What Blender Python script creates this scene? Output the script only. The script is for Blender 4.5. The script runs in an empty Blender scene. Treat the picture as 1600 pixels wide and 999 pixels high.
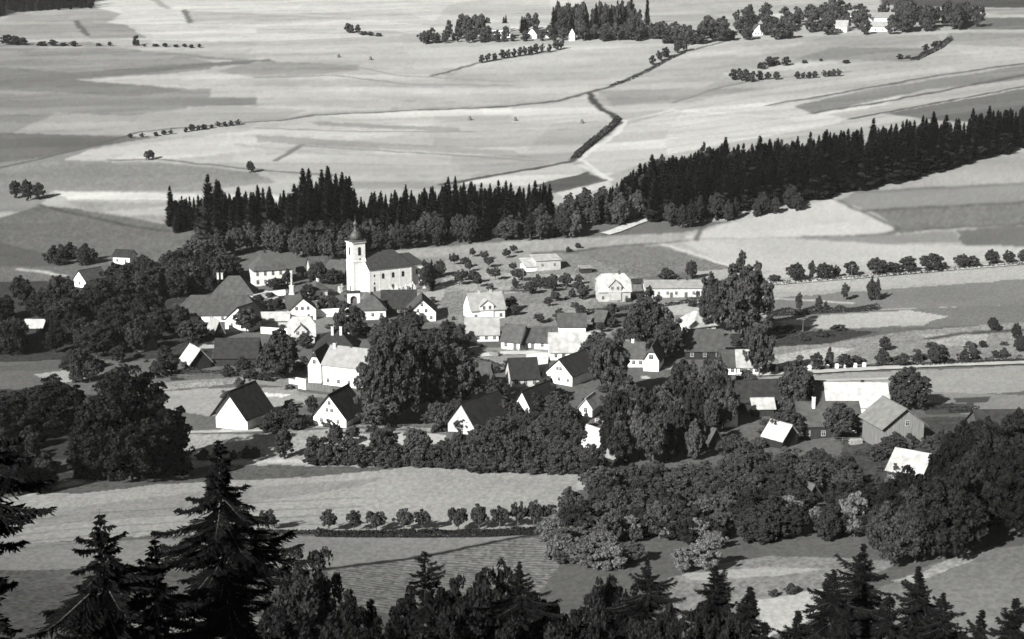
import bpy, math, random
import numpy as np
from mathutils import Matrix, Vector
R = math.radians
scene = bpy.context.scene
COL = scene.collection
# ------------------------------------------------------------------ camera, light, exposure
FPX = 2200.0                                  # focal length in photograph pixels (1600 wide)
PITCH = math.atan(479.5 / FPX)
cam_d = bpy.data.cameras.new('camera')
cam_d.sensor_width = 36.0
cam_d.lens = 36.0 * FPX / 1600.0
cam_d.clip_start = 0.5
cam_d.clip_end = 20000
cam = bpy.data.objects.new('camera', cam_d)
cam.rotation_euler = (math.pi / 2 - PITCH, 0, 0)
COL.objects.link(cam)
scene.camera = cam
SUN_EL, SUN_PHI = R(30), R(51)                # low afternoon sun from the left, a little towards the camera
to_sun = Vector((-math.cos(SUN_PHI) * math.cos(SUN_EL), -math.sin(SUN_PHI) * math.cos(SUN_EL), math.sin(SUN_EL)))
w = bpy.data.worlds.new('World'); scene.world = w; w.use_nodes = True
nt = w.node_tree; nt.nodes.clear()
sky = nt.nodes.new('ShaderNodeTexSky'); sky.sky_type = 'NISHITA'; sky.sun_disc = False
sky.sun_elevation = SUN_EL; sky.sun_rotation = math.atan2(to_sun.x, to_sun.y)
sky.dust_density = 0.6
bw = nt.nodes.new('ShaderNodeSeparateColor')   # black-and-white film behind an orange filter: it records the red of the sky
bg = nt.nodes.new('ShaderNodeBackground'); bg.inputs[1].default_value = 0.05
wo = nt.nodes.new('ShaderNodeOutputWorld')
nt.links.new(sky.outputs[0], bw.inputs[0]); nt.links.new(bw.outputs[0], bg.inputs[0]); nt.links.new(bg.outputs[0], wo.inputs[0])
sl = bpy.data.lights.new('sun', 'SUN'); sl.energy = 4.9; sl.angle = R(0.6); sl.color = (1.0, 0.992, 0.965)
so = bpy.data.objects.new('sun', sl); so.rotation_euler = (-to_sun).to_track_quat('-Z', 'Y').to_euler(); COL.objects.link(so)
scene.view_settings.view_transform = 'Standard'
scene.view_settings.look = 'None'
scene.view_settings.exposure = 1.24
scene.view_settings.gamma = 1.0
scene.view_settings.use_curve_mapping = False
scene.render.engine = 'CYCLES'
scene.cycles.filter_width = 1.6
scene.cycles.volume_bounces = 0
rnd = random.Random(7)
rng = np.random.default_rng(11)
# ------------------------------------------------------------------ materials (greys: monochrome film)
TINT = (1.0, 1.0, 0.965)
def grey(v): return (v * TINT[0], v * TINT[1], v * TINT[2], 1.0)
def lin(t):
    t = t / 255.0
    return t / 12.92 if t <= 0.04045 else ((t + 0.055) / 1.055) ** 2.4
def new_mat(name):
    m = bpy.data.materials.new(name); m.use_nodes = True
    n = m.node_tree; n.nodes.clear()
    out = n.nodes.new('ShaderNodeOutputMaterial')
    return m, n, out
def noise_mat(name, v, amp=0.25, scale=0.8, rough=0.9, spec=0.15, stripes=None, stretch=(1, 1, 1), bump=0.0):
    """albedo v with procedural wear; stripes=(per metre, depth) makes courses of tiles or boards down the local z"""
    m, n, out = new_mat(name)
    b = n.nodes.new('ShaderNodeBsdfPrincipled'); b.inputs['Roughness'].default_value = rough
    b.inputs['Specular IOR Level'].default_value = spec
    tc = n.nodes.new('ShaderNodeTexCoord'); mp = n.nodes.new('ShaderNodeMapping'); mp.inputs['Scale'].default_value = stretch
    n.links.new(tc.outputs['Object'], mp.inputs[0])
    nz = n.nodes.new('ShaderNodeTexNoise'); nz.inputs['Scale'].default_value = scale; nz.inputs['Detail'].default_value = 5
    n.links.new(mp.outputs[0], nz.inputs[0])
    oi = n.nodes.new('ShaderNodeObjectInfo')
    mr = n.nodes.new('ShaderNodeMapRange'); mr.inputs[1].default_value = 0.3; mr.inputs[2].default_value = 0.7
    mr.inputs[3].default_value = v * (1 - amp); mr.inputs[4].default_value = v * (1 + amp)
    n.links.new(nz.outputs[0], mr.inputs[0])
    last = mr.outputs[0]
    if stripes:
        wv = n.nodes.new('ShaderNodeTexWave'); wv.bands_direction = stripes[2] if len(stripes) > 2 else 'Z'; wv.wave_type = 'BANDS'
        wv.inputs['Scale'].default_value = stripes[0]; wv.inputs['Distortion'].default_value = 1.5; wv.inputs['Detail'].default_value = 2
        n.links.new(tc.outputs['Object'], wv.inputs[0])
        m2 = n.nodes.new('ShaderNodeMapRange'); m2.inputs[3].default_value = 1 - stripes[1]; m2.inputs[4].default_value = 1.0
        n.links.new(wv.outputs[1], m2.inputs[0])
        mu = n.nodes.new('ShaderNodeMath'); mu.operation = 'MULTIPLY'
        n.links.new(last, mu.inputs[0]); n.links.new(m2.outputs[0], mu.inputs[1]); last = mu.outputs[0]
    m3 = n.nodes.new('ShaderNodeMapRange'); m3.inputs[3].default_value = 0.85; m3.inputs[4].default_value = 1.15
    n.links.new(oi.outputs['Random'], m3.inputs[0])
    mu = n.nodes.new('ShaderNodeMath'); mu.operation = 'MULTIPLY'
    n.links.new(last, mu.inputs[0]); n.links.new(m3.outputs[0], mu.inputs[1]); last = mu.outputs[0]
    mx = n.nodes.new('ShaderNodeVectorMath'); mx.operation = 'SCALE'; mx.inputs[0].default_value = TINT
    n.links.new(last, mx.inputs['Scale']); n.links.new(mx.outputs[0], b.inputs['Base Color'])
    if bump:
        bp = n.nodes.new('ShaderNodeBump'); bp.inputs['Strength'].default_value = bump; bp.inputs['Distance'].default_value = 0.1
        n.links.new(nz.outputs[0], bp.inputs['Height']); n.links.new(bp.outputs[0], b.inputs['Normal'])
    n.links.new(b.outputs[0], out.inputs[0])
    return m
def leaf_mat(name, v, trans=0.18):
    """foliage: obj.color scales the albedo of one tree against the next (species differ; sunlit clumps are lifted with it too)"""
    m, n, out = new_mat(name)
    oi = n.nodes.new('ShaderNodeObjectInfo')
    tc = n.nodes.new('ShaderNodeTexCoord')
    nz = n.nodes.new('ShaderNodeTexNoise'); nz.inputs['Scale'].default_value = 26.0; nz.inputs['Detail'].default_value = 4; nz.inputs['Roughness'].default_value = 0.8
    n.links.new(tc.outputs['Object'], nz.inputs[0])
    mr = n.nodes.new('ShaderNodeMapRange'); mr.inputs[1].default_value = 0.3; mr.inputs[2].default_value = 0.7
    mr.inputs[3].default_value = v * 0.3; mr.inputs[4].default_value = v * 2.1  # speckled highlights of the crowns put into the leaf colour
    n.links.new(nz.outputs[0], mr.inputs[0])
    mx = n.nodes.new('ShaderNodeVectorMath'); mx.operation = 'SCALE'
    n.links.new(oi.outputs['Color'], mx.inputs[0]); n.links.new(mr.outputs[0], mx.inputs['Scale'])
    d = n.nodes.new('ShaderNodeBsdfDiffuse'); t = n.nodes.new('ShaderNodeBsdfTranslucent'); ms = n.nodes.new('ShaderNodeMixShader')
    ms.inputs[0].default_value = trans
    n.links.new(mx.outputs[0], d.inputs[0]); n.links.new(mx.outputs[0], t.inputs[0])
    n.links.new(d.outputs[0], ms.inputs[1]); n.links.new(t.outputs[0], ms.inputs[2]); n.links.new(ms.outputs[0], out.inputs[0])
    return m
M = {}
M['leaf'] = leaf_mat('foliage', 0.047, 0.22)
M['needle'] = leaf_mat('needles', 0.017, 0.05)
M['bark'] = noise_mat('bark', 0.07, 0.4, 3)
M['white'] = noise_mat('white_plaster', 0.66, 0.14, 0.7)
M['cream'] = noise_mat('cream_plaster', 0.62, 0.14, 0.6)
M['greyplaster'] = noise_mat('grey_plaster', 0.36, 0.2, 0.6)
M['wood'] = noise_mat('weathered_boards', 0.13, 0.3, 0.8, stripes=(3.0, 0.5, 'X'), stretch=(4, 4, 0.4))
M['darkwood'] = noise_mat('tarred_boards', 0.03, 0.3, 0.8, stripes=(3.0, 0.4, 'X'), stretch=(4, 4, 0.4))
M['stone'] = noise_mat('rubble_stone', 0.17, 0.5, 1.6, bump=0.6)
M['tile'] = noise_mat('roof_tiles', 0.066, 0.28, 0.6, stripes=(1.5, 0.35))
M['darktile'] = noise_mat('dark_roof_tiles', 0.028, 0.35, 0.7, stripes=(1.5, 0.35))
M['slate'] = noise_mat('slate', 0.040, 0.25, 0.8, stripes=(1.5, 0.3))
M['fiber'] = noise_mat('pale_fibre_cement', 0.23, 0.18, 0.5, stripes=(1.2, 0.16))
M['metal'] = noise_mat('bright_sheet_metal', 0.34, 0.28, 0.5, rough=0.5, spec=0.5, stripes=(1.0, 0.14, 'X'))
M['pane'] = noise_mat('window_glass', 0.02, 0.2, 1.0, rough=0.2, spec=0.5)
M['frame'] = noise_mat('painted_window_frame', 0.4, 0.1)
M['greyroof'] = noise_mat('grey_shingles', 0.16, 0.2, 0.6, stripes=(1.5, 0.25))
M['paleboards'] = noise_mat('pale_boards', 0.24, 0.3, 0.8, stripes=(3.0, 0.4, 'X'), stretch=(4, 4, 0.4))
M['brick'] = noise_mat('brick', 0.24, 0.25, 2.0)
M['door'] = noise_mat('door_boards', 0.09, 0.3)
M['dome'] = noise_mat('weathered_copper', 0.05, 0.3, 0.8, rough=0.5, spec=0.4)
M['road'] = noise_mat('pale_gravel_road', 0.36, 0.15, 0.25)
M['track'] = noise_mat('worn_track', 0.30, 0.25, 0.5)
M['hay'] = noise_mat('hay', 0.10, 0.3, 2.0)
M['marble'] = noise_mat('pale_gravestone', 0.42, 0.2, 2.0)
# ------------------------------------------------------------------ mesh helpers
def mesh_np(name, V, F, mats, mi=None, smooth=False):
    """V (n,3), F (m,4) or (m,3) int arrays"""
    V = np.asarray(V, np.float32); F = np.asarray(F, np.int32)
    me = bpy.data.meshes.new(name)
    k = F.shape[1]
    me.vertices.add(len(V)); me.vertices.foreach_set('co', V.ravel())
    me.loops.add(F.size); me.loops.foreach_set('vertex_index', F.ravel())
    me.polygons.add(len(F))
    me.polygons.foreach_set('loop_start', np.arange(0, F.size, k, dtype=np.int32))
    me.polygons.foreach_set('loop_total', np.full(len(F), k, np.int32))
    for m in mats: me.materials.append(m)
    if mi is not None: me.polygons.foreach_set('material_index', np.asarray(mi, np.int32))
    if smooth: me.polygons.foreach_set('use_smooth', np.ones(len(F), bool))
    me.update(calc_edges=True); me.validate()
    return me
class MB:
    """collects boxes, prisms and lathes into one mesh"""
    def __init__(s): s.v = []; s.f = []; s.m = []
    def add(s, vs, fs, mi=0):
        o = len(s.v); s.v += [tuple(p) for p in vs]
        for f in fs: s.f.append([i + o for i in f]); s.m.append(mi)
    def box(s, x0, x1, y0, y1, z0, z1, mi=0):
        vs = [(x, y, z) for z in (z0, z1) for y in (y0, y1) for x in (x0, x1)]
        s.add(vs, [(0, 2, 3, 1), (4, 5, 7, 6), (0, 1, 5, 4), (2, 6, 7, 3), (0, 4, 6, 2), (1, 3, 7, 5)], mi)
    def slab(s, quad, t, mi=0):
        """thick plate: quad = 3 or 4 top points, t = thickness downwards"""
        n = len(quad)
        vs = [tuple(p) for p in quad] + [(p[0], p[1], p[2] - t) for p in quad]
        fs = [tuple(range(n)), tuple(range(2 * n - 1, n - 1, -1))]
        for i in range(n):
            j = (i + 1) % n; fs.append((i, i + n, j + n, j))
        s.add(vs, fs, mi)
    def lathe(s, prof, n=12, cx=0, cy=0, mi=0):
        vs = []; fs = []
        for r, z in prof:
            for k in range(n):
                a = 2 * math.pi * k / n; vs.append((cx + r * math.cos(a), cy + r * math.sin(a), z))
        for i in range(len(prof) - 1):
            for k in range(n):
                j = (k + 1) % n; fs.append((i * n + k, i * n + j, (i + 1) * n + j, (i + 1) * n + k))
        fs.append(tuple(range(n - 1, -1, -1))); fs.append(tuple((len(prof) - 1) * n + k for k in range(n)))
        s.add(vs, fs, mi)
    def tube(s, p0, p1, r0, r1, n=6, mi=0):
        p0 = Vector(p0); p1 = Vector(p1); d = (p1 - p0).normalized()
        a = d.orthogonal().normalized(); b = d.cross(a)
        vs = []
        for p, r in ((p0, r0), (p1, r1)):
            for k in range(n):
                t = 2 * math.pi * k / n; vs.append(tuple(p + a * (r * math.cos(t)) + b * (r * math.sin(t))))
        s.add(vs, [(k, (k + 1) % n, n + (k + 1) % n, n + k) for k in range(n)] + [tuple(range(n, 2 * n)), tuple(range(n - 1, -1, -1))], mi)
    def mesh(s, name, mats, smooth=False):
        me = bpy.data.meshes.new(name); me.from_pydata(s.v, [], s.f)
        for m in mats: me.materials.append(m)
        if len(mats) > 1: me.polygons.foreach_set('material_index', s.m)
        if smooth: me.polygons.foreach_set('use_smooth', [True] * len(s.f))
        me.update(); return me
def obj(name, me, parent=None, loc=None, rz=None, scale=None):
    o = bpy.data.objects.new(name, me); COL.objects.link(o)
    if parent is not None: o.parent = parent
    if loc is not None: o.location = loc
    if rz is not None: o.rotation_euler = (0, 0, rz)
    if scale is not None: o.scale = scale
    return o
def tag(o, label, cat, group=None, kind=None):
    if label: o['label'] = label
    if cat: o['category'] = cat
    if group: o['group'] = group
    if kind: o['kind'] = kind
    return o
# ------------------------------------------------------------------ the lie of the land
CP, SP = math.cos(PITCH), math.sin(PITCH)
def ray(x, y):
    x = np.asarray(x, float); y = np.asarray(y, float)
    return np.stack([x - 800.0, FPX * CP + (499.5 - y) * SP, -FPX * SP + (499.5 - y) * CP], -1)
KX = [-500, 0, 400, 800, 1200, 1600, 2100]
KT = {999: (160, 168, 180, 190, 190, 182, 170), 900: (215, 225, 228, 232, 225, 205, 190), 820: (265, 270, 272, 272, 265, 240, 225),
      740: (325, 326, 322, 318, 316, 290, 275), 660: (380, 378, 370, 367, 367, 345, 335), 600: (430, 425, 412, 405, 405, 398, 390),
      540: (490, 482, 467, 457, 457, 455, 450), 455: (585, 572, 555, 548, 542, 535, 530), 400: (660, 645, 625, 615, 607, 600, 595),
      350: (740, 725, 695, 680, 667, 650, 640), 300: (830, 805, 765, 742, 722, 700, 690), 240: (930, 905, 870, 850, 800, 765, 750),
      180: (1060, 1035, 1005, 1000, 930, 870, 850), 120: (1210, 1185, 1155, 1135, 1085, 1025, 1000), 60: (1430, 1400, 1360, 1300, 1250, 1205, 1180),
      0: (1780, 1750, 1700, 1620, 1550, 1490, 1460), -60: (2350, 2300, 2250, 2150, 2050, 1970, 1950), -120: (3300, 3250, 3200, 3100, 3000, 2900, 2900)}
TY = np.exp(np.linspace(math.log(165.0), math.log(3600.0), 700))
UK = np.array([(x - 800) / (FPX * CP) for x in KX])
cols = []
for ci, x in enumerate(KX):
    Ys, Zs = [], []
    for row in sorted(KT, reverse=True):
        d = ray(x, row); Y = KT[row][ci]; Ys.append(Y); Zs.append(float(d[2] / d[1]) * Y)
    cols.append(np.interp(TY, Ys, Zs))
cols = np.array(cols)
kern = np.exp(-np.linspace(-2.2, 2.2, 45) ** 2); kern /= kern.sum()
cols = np.array([np.convolve(np.pad(c, 22, mode='reflect', reflect_type='odd'), kern, 'valid') for c in cols])
TU = np.linspace(-0.9, 0.9, 181)
def catmull(u):
    u = np.clip(u, UK[0], UK[-1] - 1e-9); i = np.clip(np.searchsorted(UK, u, 'right') - 1, 0, len(UK) - 2)
    t = (u - UK[i]) / (UK[i + 1] - UK[i])
    return i, t
TAB = np.zeros((len(TU), len(TY)))
for k, u in enumerate(TU):
    i, t = catmull(u)
    p0, p1, p2, p3 = cols[max(i - 1, 0)], cols[i], cols[i + 1], cols[min(i + 2, len(UK) - 1)]
    TAB[k] = 0.5 * (2 * p1 + (-p0 + p2) * t + (2 * p0 - 5 * p1 + 4 * p2 - p3) * t * t + (-p0 + 3 * p1 - 3 * p2 + p3) * t ** 3)
NEARY = [-400, -100, -20, 0, 30, 60, 100, 120, 140, 165]
NEARZ = [150, 38, 6, -1.8, -18, -35.5, -55.5, -64, -72, None]
LY0 = math.log(165.0); LDY = (math.log(3600.0) - LY0) / 699
def height(X, Y):
    X = np.asarray(X, float); Y = np.asarray(Y, float)
    Yc = np.clip(Y, 165.0, 3599.0)
    u = np.clip(X / Yc, -0.899, 0.899)
    fu = (u + 0.9) / 0.01; iu = np.clip(fu.astype(int), 0, 179); tu = fu - iu
    fy = (np.log(Yc) - LY0) / LDY; iy = np.clip(fy.astype(int), 0, 698); ty = fy - iy
    z = (TAB[iu, iy] * (1 - tu) + TAB[iu + 1, iy] * tu) * (1 - ty) + (TAB[iu, iy + 1] * (1 - tu) + TAB[iu + 1, iy + 1] * tu) * ty
    near = Y < 165.0
    if np.any(near):
        nz = np.array(NEARZ[:-1] + [-78.0])
        zn = np.interp(Y, NEARY, nz) + (z + 78.0) * np.clip((Y - 60) / 105, 0, 1)
        z = np.where(near, zn, z)
    # low swells and hollows in the meadows
    z = z + 0.35 * np.sin(X * 0.031 + 1.3) * np.sin(Y * 0.027) + 0.2 * np.sin(X * 0.083 + Y * 0.05) * np.clip((Y - 100) / 100, 0, 1)
    return z
def hz(X, Y): return float(height(np.array([X]), np.array([Y]))[0])
SAMP = np.exp(np.linspace(math.log(160.0), math.log(3500.0), 1500))
def ground(x, y):
    """where the sight line through a point of the photograph meets the terrain"""
    d = ray(x, y); d = d / d[1]
    Y = SAMP; zz = d[2] * Y - height(d[0] * Y, Y)
    hit = np.nonzero(zz <= 0)[0]
    if len(hit) == 0: k = len(Y) - 1; return Vector((d[0] * Y[k], Y[k], hz(d[0] * Y[k], Y[k])))
    k = max(hit[0], 1); a, b = Y[k - 1], Y[k]
    for _ in range(20):
        m = 0.5 * (a + b)
        if d[2] * m - hz(d[0] * m, m) <= 0: b = m
        else: a = m
    return Vector((d[0] * b, b, hz(d[0] * b, b)))
def depth(p): return p.y * CP - p.z * SP
def px_m(p): return depth(p) / FPX            # metres per photograph pixel there
def project(p):
    dz = depth(p); up = p.y * SP + p.z * CP
    return 800 + FPX * p.x / dz, 499.5 - FPX * up / dz
def near_at(x, ytop, Y):
    """foot of a tree at distance Y whose tip is seen at (x, ytop); returns foot and height"""
    d = ray(x, ytop); d = d / d[1]
    g = hz(d[0] * Y, Y)
    return Vector((d[0] * Y, Y, g)), d[2] * Y - g
# ------------------------------------------------------------------ ground sheet
class VN:
    """value noise on the world plane"""
    def __init__(s, seed): s.t = np.random.default_rng(seed).random((256, 256))
    def __call__(s, x, y):
        xi = np.floor(x).astype(int); yi = np.floor(y).astype(int); fx = x - xi; fy = y - yi
        fx = fx * fx * (3 - 2 * fx); fy = fy * fy * (3 - 2 * fy); a = xi & 255; b = yi & 255; a1 = (a + 1) & 255; b1 = (b + 1) & 255
        return (s.t[a, b] * (1 - fx) + s.t[a1, b] * fx) * (1 - fy) + (s.t[a, b1] * (1 - fx) + s.t[a1, b1] * fx) * fy
vn1, vn2, vn3 = VN(1), VN(2), VN(3)
us = np.concatenate([np.linspace(-0.9, -0.43, 40, endpoint=False), np.linspace(-0.43, 0.43, 1150), np.linspace(0.4305, 0.9, 41)[1:]])
ys = np.concatenate([np.linspace(-400, 165, 70, endpoint=False), np.exp(np.linspace(math.log(165.0), math.log(2600.0), 950)), np.linspace(2700, 3600, 8), [4500, 6000, 9000]])
GY, GU = np.meshgrid(ys, us, indexing='ij')
GX = GU * np.maximum(GY, 165.0)
GZ = height(GX, GY)
VX, VY = GX.ravel(), GY.ravel()
wob = 0.35 + VY / 1400.0
JX = VX + (vn1(VX / 7, VY / 7) - 0.5) * 2.2 * wob + (vn2(VX / 1.7, VY / 1.7) - 0.5) * 0.7
JY = VY + (vn2(VX / 7, VY / 7) - 0.5) * 3.0 * wob + (vn1(VX / 1.7, VY / 1.7) - 0.5) * 0.9
LIGHT = 1.62
def world_poly(pts, close=True, step=45):
    out = []; n = len(pts)
    for i in range(n if close else n - 1):
        a = pts[i]; b = pts[(i + 1) % n]; k = max(1, int(math.hypot(b[0] - a[0], b[1] - a[1]) / step))
        for j in range(k):
            g = ground(a[0] + (b[0] - a[0]) * j / k, a[1] + (b[1] - a[1]) * j / k); out.append((g.x, g.y, g.z))
    if not close: g = ground(*pts[-1]); out.append((g.x, g.y, g.z))
    return np.array(out)
def inside(P, x, y):
    r = np.zeros(len(x), bool); n = len(P)
    for i in range(n):
        x1, y1 = P[i][:2]; x2, y2 = P[(i + 1) % n][:2]
        if y1 == y2: continue
        c = (y1 > y) != (y2 > y)
        r ^= c & (x < (x2 - x1) * (y - y1) / (y2 - y1) + x1)
    return r
def dist_line(P, x, y):
    d = np.full(len(x), 1e9)
    for i in range(len(P) - 1):
        ax, ay = P[i][:2]; bx, by = P[i + 1][:2]; vx, vy = bx - ax, by - ay; L = vx * vx + vy * vy + 1e-9
        t = np.clip(((x - ax) * vx + (y - ay) * vy) / L, 0, 1)
        d = np.minimum(d, np.hypot(x - ax - t * vx, y - ay - t * vy))
    return d
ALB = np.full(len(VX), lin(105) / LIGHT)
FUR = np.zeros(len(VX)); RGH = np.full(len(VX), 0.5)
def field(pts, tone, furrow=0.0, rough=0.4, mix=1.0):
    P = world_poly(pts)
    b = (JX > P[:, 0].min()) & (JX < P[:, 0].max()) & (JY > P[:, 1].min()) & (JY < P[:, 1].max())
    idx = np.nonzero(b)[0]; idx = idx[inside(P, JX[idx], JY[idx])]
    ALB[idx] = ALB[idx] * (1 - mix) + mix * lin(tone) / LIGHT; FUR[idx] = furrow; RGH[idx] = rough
def stroke(pts, tone, wm, mix=0.85):
    P = world_poly(pts, False); m = wm * 3
    b = (VX > P[:, 0].min() - m) & (VX < P[:, 0].max() + m) & (VY > P[:, 1].min() - m) & (VY < P[:, 1].max() + m)
    idx = np.nonzero(b)[0]; d = dist_line(P, JX[idx], JY[idx])
    wgt = mix * np.clip(1.5 - d / (wm * 0.5), 0, 1)
    ALB[idx] = ALB[idx] * (1 - wgt) + wgt * lin(tone) / LIGHT
# --- far hillside
field([(-500, -100), (2100, -100), (2100, 345), (1000, 345), (250, 360), (-500, 380)], 172, rough=0.35)
field([(-500, 66), (140, 66), (330, 96), (330, 150), (230, 200), (110, 250), (60, 330), (-500, 345)], 138)
field([(400, 60), (1010, 75), (900, 150), (820, 240), (560, 300), (330, 300), (400, 190)], 180)
field([(150, -60), (1000, -60), (850, 45), (560, 58), (400, 66), (190, 62), (150, 12)], 196)
field([(0, 34), (25, 22), (80, 15), (150, 12), (190, 22), (135, 58), (60, 62), (-200, 60)], 158)
field([(120, 33), (195, 38), (230, 60), (140, 60)], 146)
field([(288, 17), (600, 30), (400, 38), (297, 37)], 172)
field([(400, 44), (620, 48), (640, 54), (400, 52)], 178)
field([(470, 20), (560, 30), (700, 42), (640, 22)], 184)
field([(700, 8), (860, -20), (860, 36), (760, 30), (670, 44)], 182)
stroke([(118, 33), (137, 56)], 105, 6); stroke([(288, 17), (297, 36)], 120, 6)
stroke([(195, 36), (225, 52), (250, 72)], 190, 5); stroke([(240, -2), (262, 14)], 150, 8)
stroke([(0, 74), (160, 74), (340, 80), (560, 90)], 178, 9, 0.7)
field([(170, 81), (250, 80), (340, 90), (420, 94), (400, 97), (250, 88)], 140)
field([(-300, 103), (0, 105), (110, 114), (250, 104), (420, 92), (430, 97), (300, 107), (200, 117), (110, 124), (0, 127), (-300, 125)], 116)
field([(-300, 127), (110, 124), (200, 130), (285, 142), (200, 152), (120, 146), (0, 141), (-300, 140)], 118)
field([(120, 125), (250, 116), (400, 102), (560, 100), (600, 112), (450, 132), (300, 140), (230, 134)], 176)
field([(-300, 142), (150, 149), (400, 152), (400, 164), (250, 168), (170, 179), (90, 175), (40, 188), (-300, 190)], 132)
field([(20, 207), (90, 177), (200, 181), (330, 166), (480, 172), (440, 186), (220, 210), (60, 212)], 160)
field([(-300, 205), (0, 207), (150, 212), (250, 214), (130, 232), (70, 246), (0, 255), (-300, 262)], 110)
field([(100, 250), (140, 234), (380, 206), (480, 192), (700, 186), (620, 212), (380, 237), (250, 252)], 192)
field([(-300, 268), (0, 263), (100, 251), (250, 254), (400, 270), (430, 285), (300, 300), (90, 298), (-300, 305)], 142, rough=0.8)
field([(85, 298), (340, 304), (440, 306), (440, 313), (110, 312)], 208)
field([(100, 315), (275, 318), (275, 350), (150, 335)], 150, rough=0.7)
field([(160, 331), (268, 322), (275, 336), (200, 337)], 172)
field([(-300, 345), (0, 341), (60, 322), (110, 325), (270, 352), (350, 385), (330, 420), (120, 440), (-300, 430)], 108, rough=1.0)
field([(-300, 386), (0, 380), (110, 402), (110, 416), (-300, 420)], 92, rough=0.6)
stroke([(60, 320), (100, 330), (150, 341), (200, 352), (260, 362)], 75, 3)
stroke([(30, 421), (70, 426), (100, 431)], 190, 3)
field([(400, 96), (560, 101), (562, 110), (450, 122), (400, 122), (340, 112)], 150)
field([(480, 190), (720, 200), (720, 206), (600, 201), (500, 197)], 156)
field([(400, 211), (800, 236), (830, 246), (600, 233), (400, 222)], 158)
field([(400, 128), (800, 128), (700, 138), (520, 136), (400, 140)], 166, mix=0.7)
field([(560, 150), (760, 152), (640, 160)], 164, mix=0.7)
stroke([(410, 188), (440, 186), (492, 178), (620, 172), (800, 165)], 145, 5)
field([(492, 180), (620, 174), (800, 167), (800, 178), (560, 187)], 200)
stroke([(432, 250), (470, 227)], 150, 5)
field([(435, 250), (471, 227), (860, 250), (700, 262), (560, 262)], 184)
field([(550, 270), (760, 268), (700, 282), (550, 283)], 186); field([(540, 284), (760, 287), (700, 295), (550, 295)], 152)
stroke([(370, 226), (500, 240), (700, 248)], 160, 6, 0.5)
stroke([(675, 119), (740, 100), (790, 91), (870, 80)], 115, 4)
field([(675, 121), (790, 94), (1030, 68), (1040, 85), (960, 130), (870, 156), (700, 160)], 174)
field([(850, 165), (918, 150), (945, 175), (962, 190), (800, 192), (800, 172)], 194)
field([(955, 136), (1000, 118), (1100, 90), (1200, 84), (1200, 120), (1130, 135), (1045, 160), (960, 170), (930, 150)], 166)
field([(932, 141), (1200, 138), (1130, 148), (960, 166)], 150)
field([(1040, 95), (1090, 78), (1330, 60), (1200, 70), (1120, 88)], 184)
stroke([(1050, 161), (1130, 135), (1180, 124), (1240, 118)], 150, 4)
field([(975, 196), (1060, 172), (1200, 160), (1420, 150), (1300, 195), (1050, 240), (950, 275), (900, 252)], 196)
stroke([(970, 190), (1050, 172), (1130, 178), (1240, 184)], 215, 4)
field([(840, 291), (918, 270), (950, 281), (866, 301)], 92)
field([(868, 302), (952, 282), (957, 292), (885, 312)], 200)
field([(690, 286), (890, 253), (905, 262), (915, 270), (830, 291)], 198)
stroke([(905, 258), (955, 281)], 225, 4)
stroke([(690, 288), (780, 273), (850, 261), (890, 253)], 90, 4)
stroke([(975, 188), (968, 204), (935, 226), (905, 248)], 215, 4)
stroke([(922, 148), (932, 163), (950, 176), (966, 186)], 110, 3)
stroke([(800, 165), (870, 158), (920, 144), (955, 135)], 125, 4)
field([(1200, 86), (1290, 56), (1460, 54), (1480, 66), (1430, 96), (1200, 100)], 160)
field([(1300, 74), (1450, 76), (1430, 96), (1240, 93)], 136)
field([(1190, 98), (1430, 97), (1600, 80), (2100, 70), (2100, 100), (1600, 102), (1400, 122), (1200, 160)], 176)
field([(1340, -60), (2100, -60), (2100, 14), (1500, 12), (1380, 8)], 80)
field([(1500, 14), (2100, 12), (2100, 24), (1560, 23)], 148)
field([(1480, 28), (2100, 24), (2100, 50), (1500, 46)], 112)
field([(1480, 52), (2100, 52), (2100, 70), (1600, 74), (1480, 70)], 150)
field([(1240, 166), (1340, 143), (1600, 103), (2100, 70), (2100, 100), (1600, 124), (1450, 140), (1300, 172), (1268, 176)], 132)
stroke([(1210, 165), (1330, 143), (1470, 118), (1600, 100)], 95, 4, 0.6); stroke([(1270, 177), (1400, 156), (1600, 116)], 90, 4, 0.6)
field([(1290, 180), (1450, 153), (1600, 126), (2100, 90), (2100, 110), (1600, 139), (1400, 172), (1330, 186)], 164)
field([(1380, 178), (1600, 139), (2100, 100), (2100, 170), (1600, 190), (1480, 190)], 108)
field([(-150, 30), (0, 27), (25, 20), (80, 15), (146, 12), (148, -30), (-150, -60)], 30)
# --- right-hand slope below the forest
field([(1000, 380), (1060, 366), (1340, 296), (1600, 232), (2100, 120), (2100, 500), (1600, 500), (1200, 500), (1040, 400)], 165, rough=0.5)
field([(1310, 313), (1340, 300), (1600, 287), (2100, 240), (2100, 280), (1600, 316), (1365, 331)], 132)
field([(1365, 331), (1600, 317), (2100, 282), (2100, 340), (1600, 352), (1460, 358), (1405, 366), (1395, 350)], 114, rough=0.9)
stroke([(1345, 330), (1600, 316), (1800, 300)], 70, 3); stroke([(1445, 359), (1600, 351), (1800, 345)], 70, 3); stroke([(1340, 300), (1600, 287)], 90, 3)
field([(1060, 373), (1130, 350), (1300, 311), (1360, 338), (1390, 350), (1398, 360), (1370, 366), (1200, 371)], 188)
stroke([(1308, 313), (1345, 330), (1380, 345), (1398, 355), (1402, 362), (1385, 366), (1330, 369), (1260, 370)], 95, 3)
field([(1230, 372), (1400, 367), (1490, 360), (1502, 379), (1380, 381)], 136)
field([(1495, 361), (1600, 353), (2100, 342), (2100, 380), (1600, 385), (1504, 383)], 106)
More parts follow.
